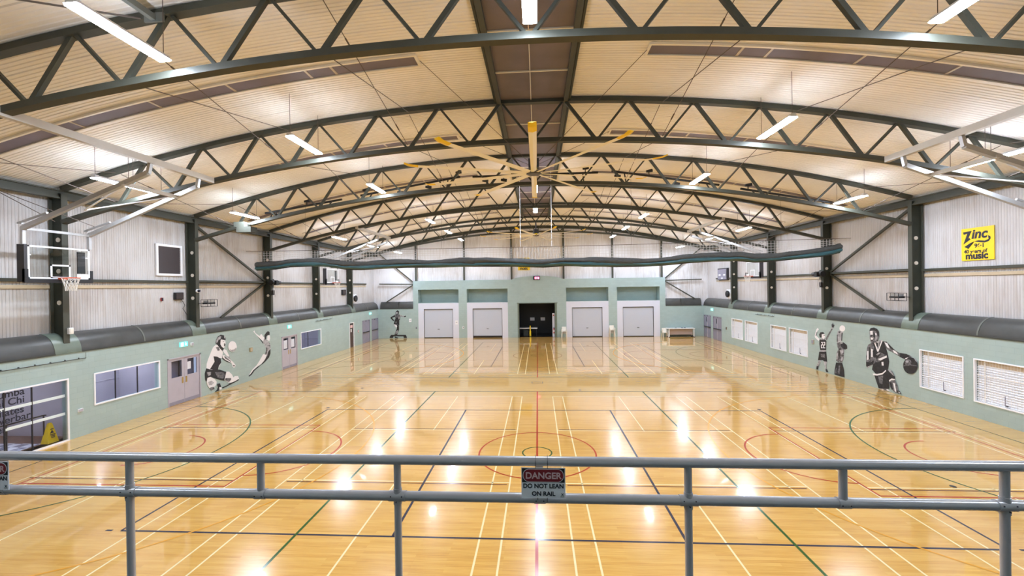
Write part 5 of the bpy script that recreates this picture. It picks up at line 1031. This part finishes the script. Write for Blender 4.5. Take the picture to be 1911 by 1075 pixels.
def make_chair():
    t = thing('plastic_chair', '', 'chair', (0, 0, 0), 'white stacking chairs')
    b = MB(); b.add([(-0.24, -0.22, 0.43), (0.24, -0.22, 0.43), (0.22, 0.2, 0.41), (-0.22, 0.2, 0.41), (-0.24, -0.22, 0.45), (0.24, -0.22, 0.45), (0.22, 0.2, 0.43), (-0.22, 0.2, 0.43)], [(0, 3, 2, 1), (4, 5, 6, 7), (0, 1, 5, 4), (1, 2, 6, 5), (2, 3, 7, 6), (3, 0, 4, 7)]); b.build('seat', 'plastic', t)
    b = MB(); n = 8; vs = []
    for i in range(n + 1):
        a = -0.22 + 0.44 * i / n; cv = 0.05 * (1 - (a / 0.22) ** 2)
        for z, y in ((0.42, 0.18), (0.86, 0.27)): vs += [(a, y + cv, z), (a, y + cv + 0.02, z)]
    fs = []
    for i in range(n): o = 4 * i; fs += [(o, o + 2, o + 6, o + 4), (o + 1, o + 5, o + 7, o + 3), (o + 2, o + 3, o + 7, o + 6), (o, o + 4, o + 5, o + 1)]
    fs += [(0, 1, 3, 2), (4 * n, 4 * n + 2, 4 * n + 3, 4 * n + 1)]
    b.add(vs, fs).build('backrest', 'plastic', t)
    for sx in (-1, 1):
        MB().bar((sx * 0.22, -0.2, 0.43), (sx * 0.25, -0.25, 0.0), 0.05, 0.035).build('leg', 'plastic', t); MB().bar((sx * 0.21, 0.19, 0.42), (sx * 0.24, 0.27, 0.0), 0.05, 0.035).build('leg', 'plastic', t)
        MB().box(sx * 0.235, sx * 0.275, -0.24, 0.26, 0.62, 0.65).build('armrest', 'plastic', t)
        MB().box(sx * 0.24, sx * 0.27, -0.24, -0.20, 0.44, 0.62).build('arm_post', 'plastic', t)
    return t
ch = None
POSN = ['bottom', 'second', 'third', 'fourth', 'top']
for x, y, n, wh in ((2.66, 29.15, 3, 'between the dark doorway and the third roller door'), (7.36, 29.1, 4, 'between the third and fourth roller doors'), (12.48, 29.1, 1, 'beside the white table')):
    for k in range(n):
        pos = 'topmost' if k == n - 1 else ('lowest' if k == 0 else ['', 'second lowest', 'third lowest'][k])
        lab = f'white plastic chair, {pos} in stack {wh}' if n > 1 else f'single white plastic chair {wh}'
        if ch is None: ch = make_chair(); o = ch
        else: o = dup(ch)
        o.location = (x, y - 0.012 * k, 0.10 * k); o['label'] = lab
def notice(x, z, w_, h_, lab, m='white'):
    t = thing('wall_notice', lab, 'notice', (x, 29.59, z))
    MB().box(-w_ / 2, w_ / 2, -0.012, 0.0, -h_ / 2, h_ / 2).build('paper', m, t); MB().box(-w_ * 0.25, w_ * 0.25, -0.016, -0.012, h_ * 0.0, h_ * 0.12).build('print', 'lav_dk', t)
notice(-13.05, 1.84, 0.26, 0.36, 'white notice between the step mural and the first roller door')
notice(-8.24, 1.58, 0.3, 0.42, 'white notice on the pale surround of the first roller door')
t = thing('light_switch', 'dark switch plate low beside the first roller door', 'switch', (-12.42, 29.59, 1.05))
MB().box(-0.06, 0.06, -0.03, 0.0, -0.1, 0.1).build('plate', 'lav_dk', t); MB().box(-0.03, 0.03, -0.045, -0.03, -0.05, 0.05).build('rocker', 'ink', t)
t = thing('light_switch', 'white switch plate between the first two roller doors', 'switch', (-7.55, 29.59, 1.05))
MB().box(-0.08, 0.08, -0.03, 0.0, -0.12, 0.12).build('plate', 'white', t); MB().box(-0.03, 0.03, -0.045, -0.03, -0.05, 0.05).build('rocker', 'ink', t)

# ------------------------------------------------------------------ murals painted on the walls: flat tones in the wall's own plane
def mural(name, data, fn, lab, n_in):
    t = {'W': 0, 'L': 1, 'M': 2, 'D': 3}; b = MB()
    for i, (tone, poly) in enumerate(data):
        d = 0.0015 + 0.0007 * i; b.use(t[tone]).add([fn(a, c, d) for a, c in poly], [tuple(range(len(poly)))])
    return tag(b.build(name, ['mW', 'mL', 'mM', 'mD']), lab, 'mural', 'painted sports murals')
LF = lambda a, c, d: (-16.4 + d, a, c)
RF = lambda a, c, d: (16.4 - d, a, c)
EF = lambda a, c, d: (a, 29.6 - d, c)
mural('wall_mural', MURAL_VOLLEY, LF, 'black and white mural of a kneeling volleyball player digging a white ball', 0)
mural('wall_mural', MURAL_LEAP, LF, 'black and white mural of a leaping figure arched backwards', 0)
mural('wall_mural', MURAL_GUARD, RF, 'black and white mural of a basketball player with both arms raised', 0)
mural('wall_mural', MURAL_SHOOT, RF, 'black and white mural of a player lifting a white ball overhead', 0)
mural('wall_mural', MURAL_DRIBBLE, RF, 'large black and white mural of a player dribbling a dark basketball', 0)
mural('wall_mural', MURAL_STEP, EF, 'black and white mural of a woman exercising on a step', 0)
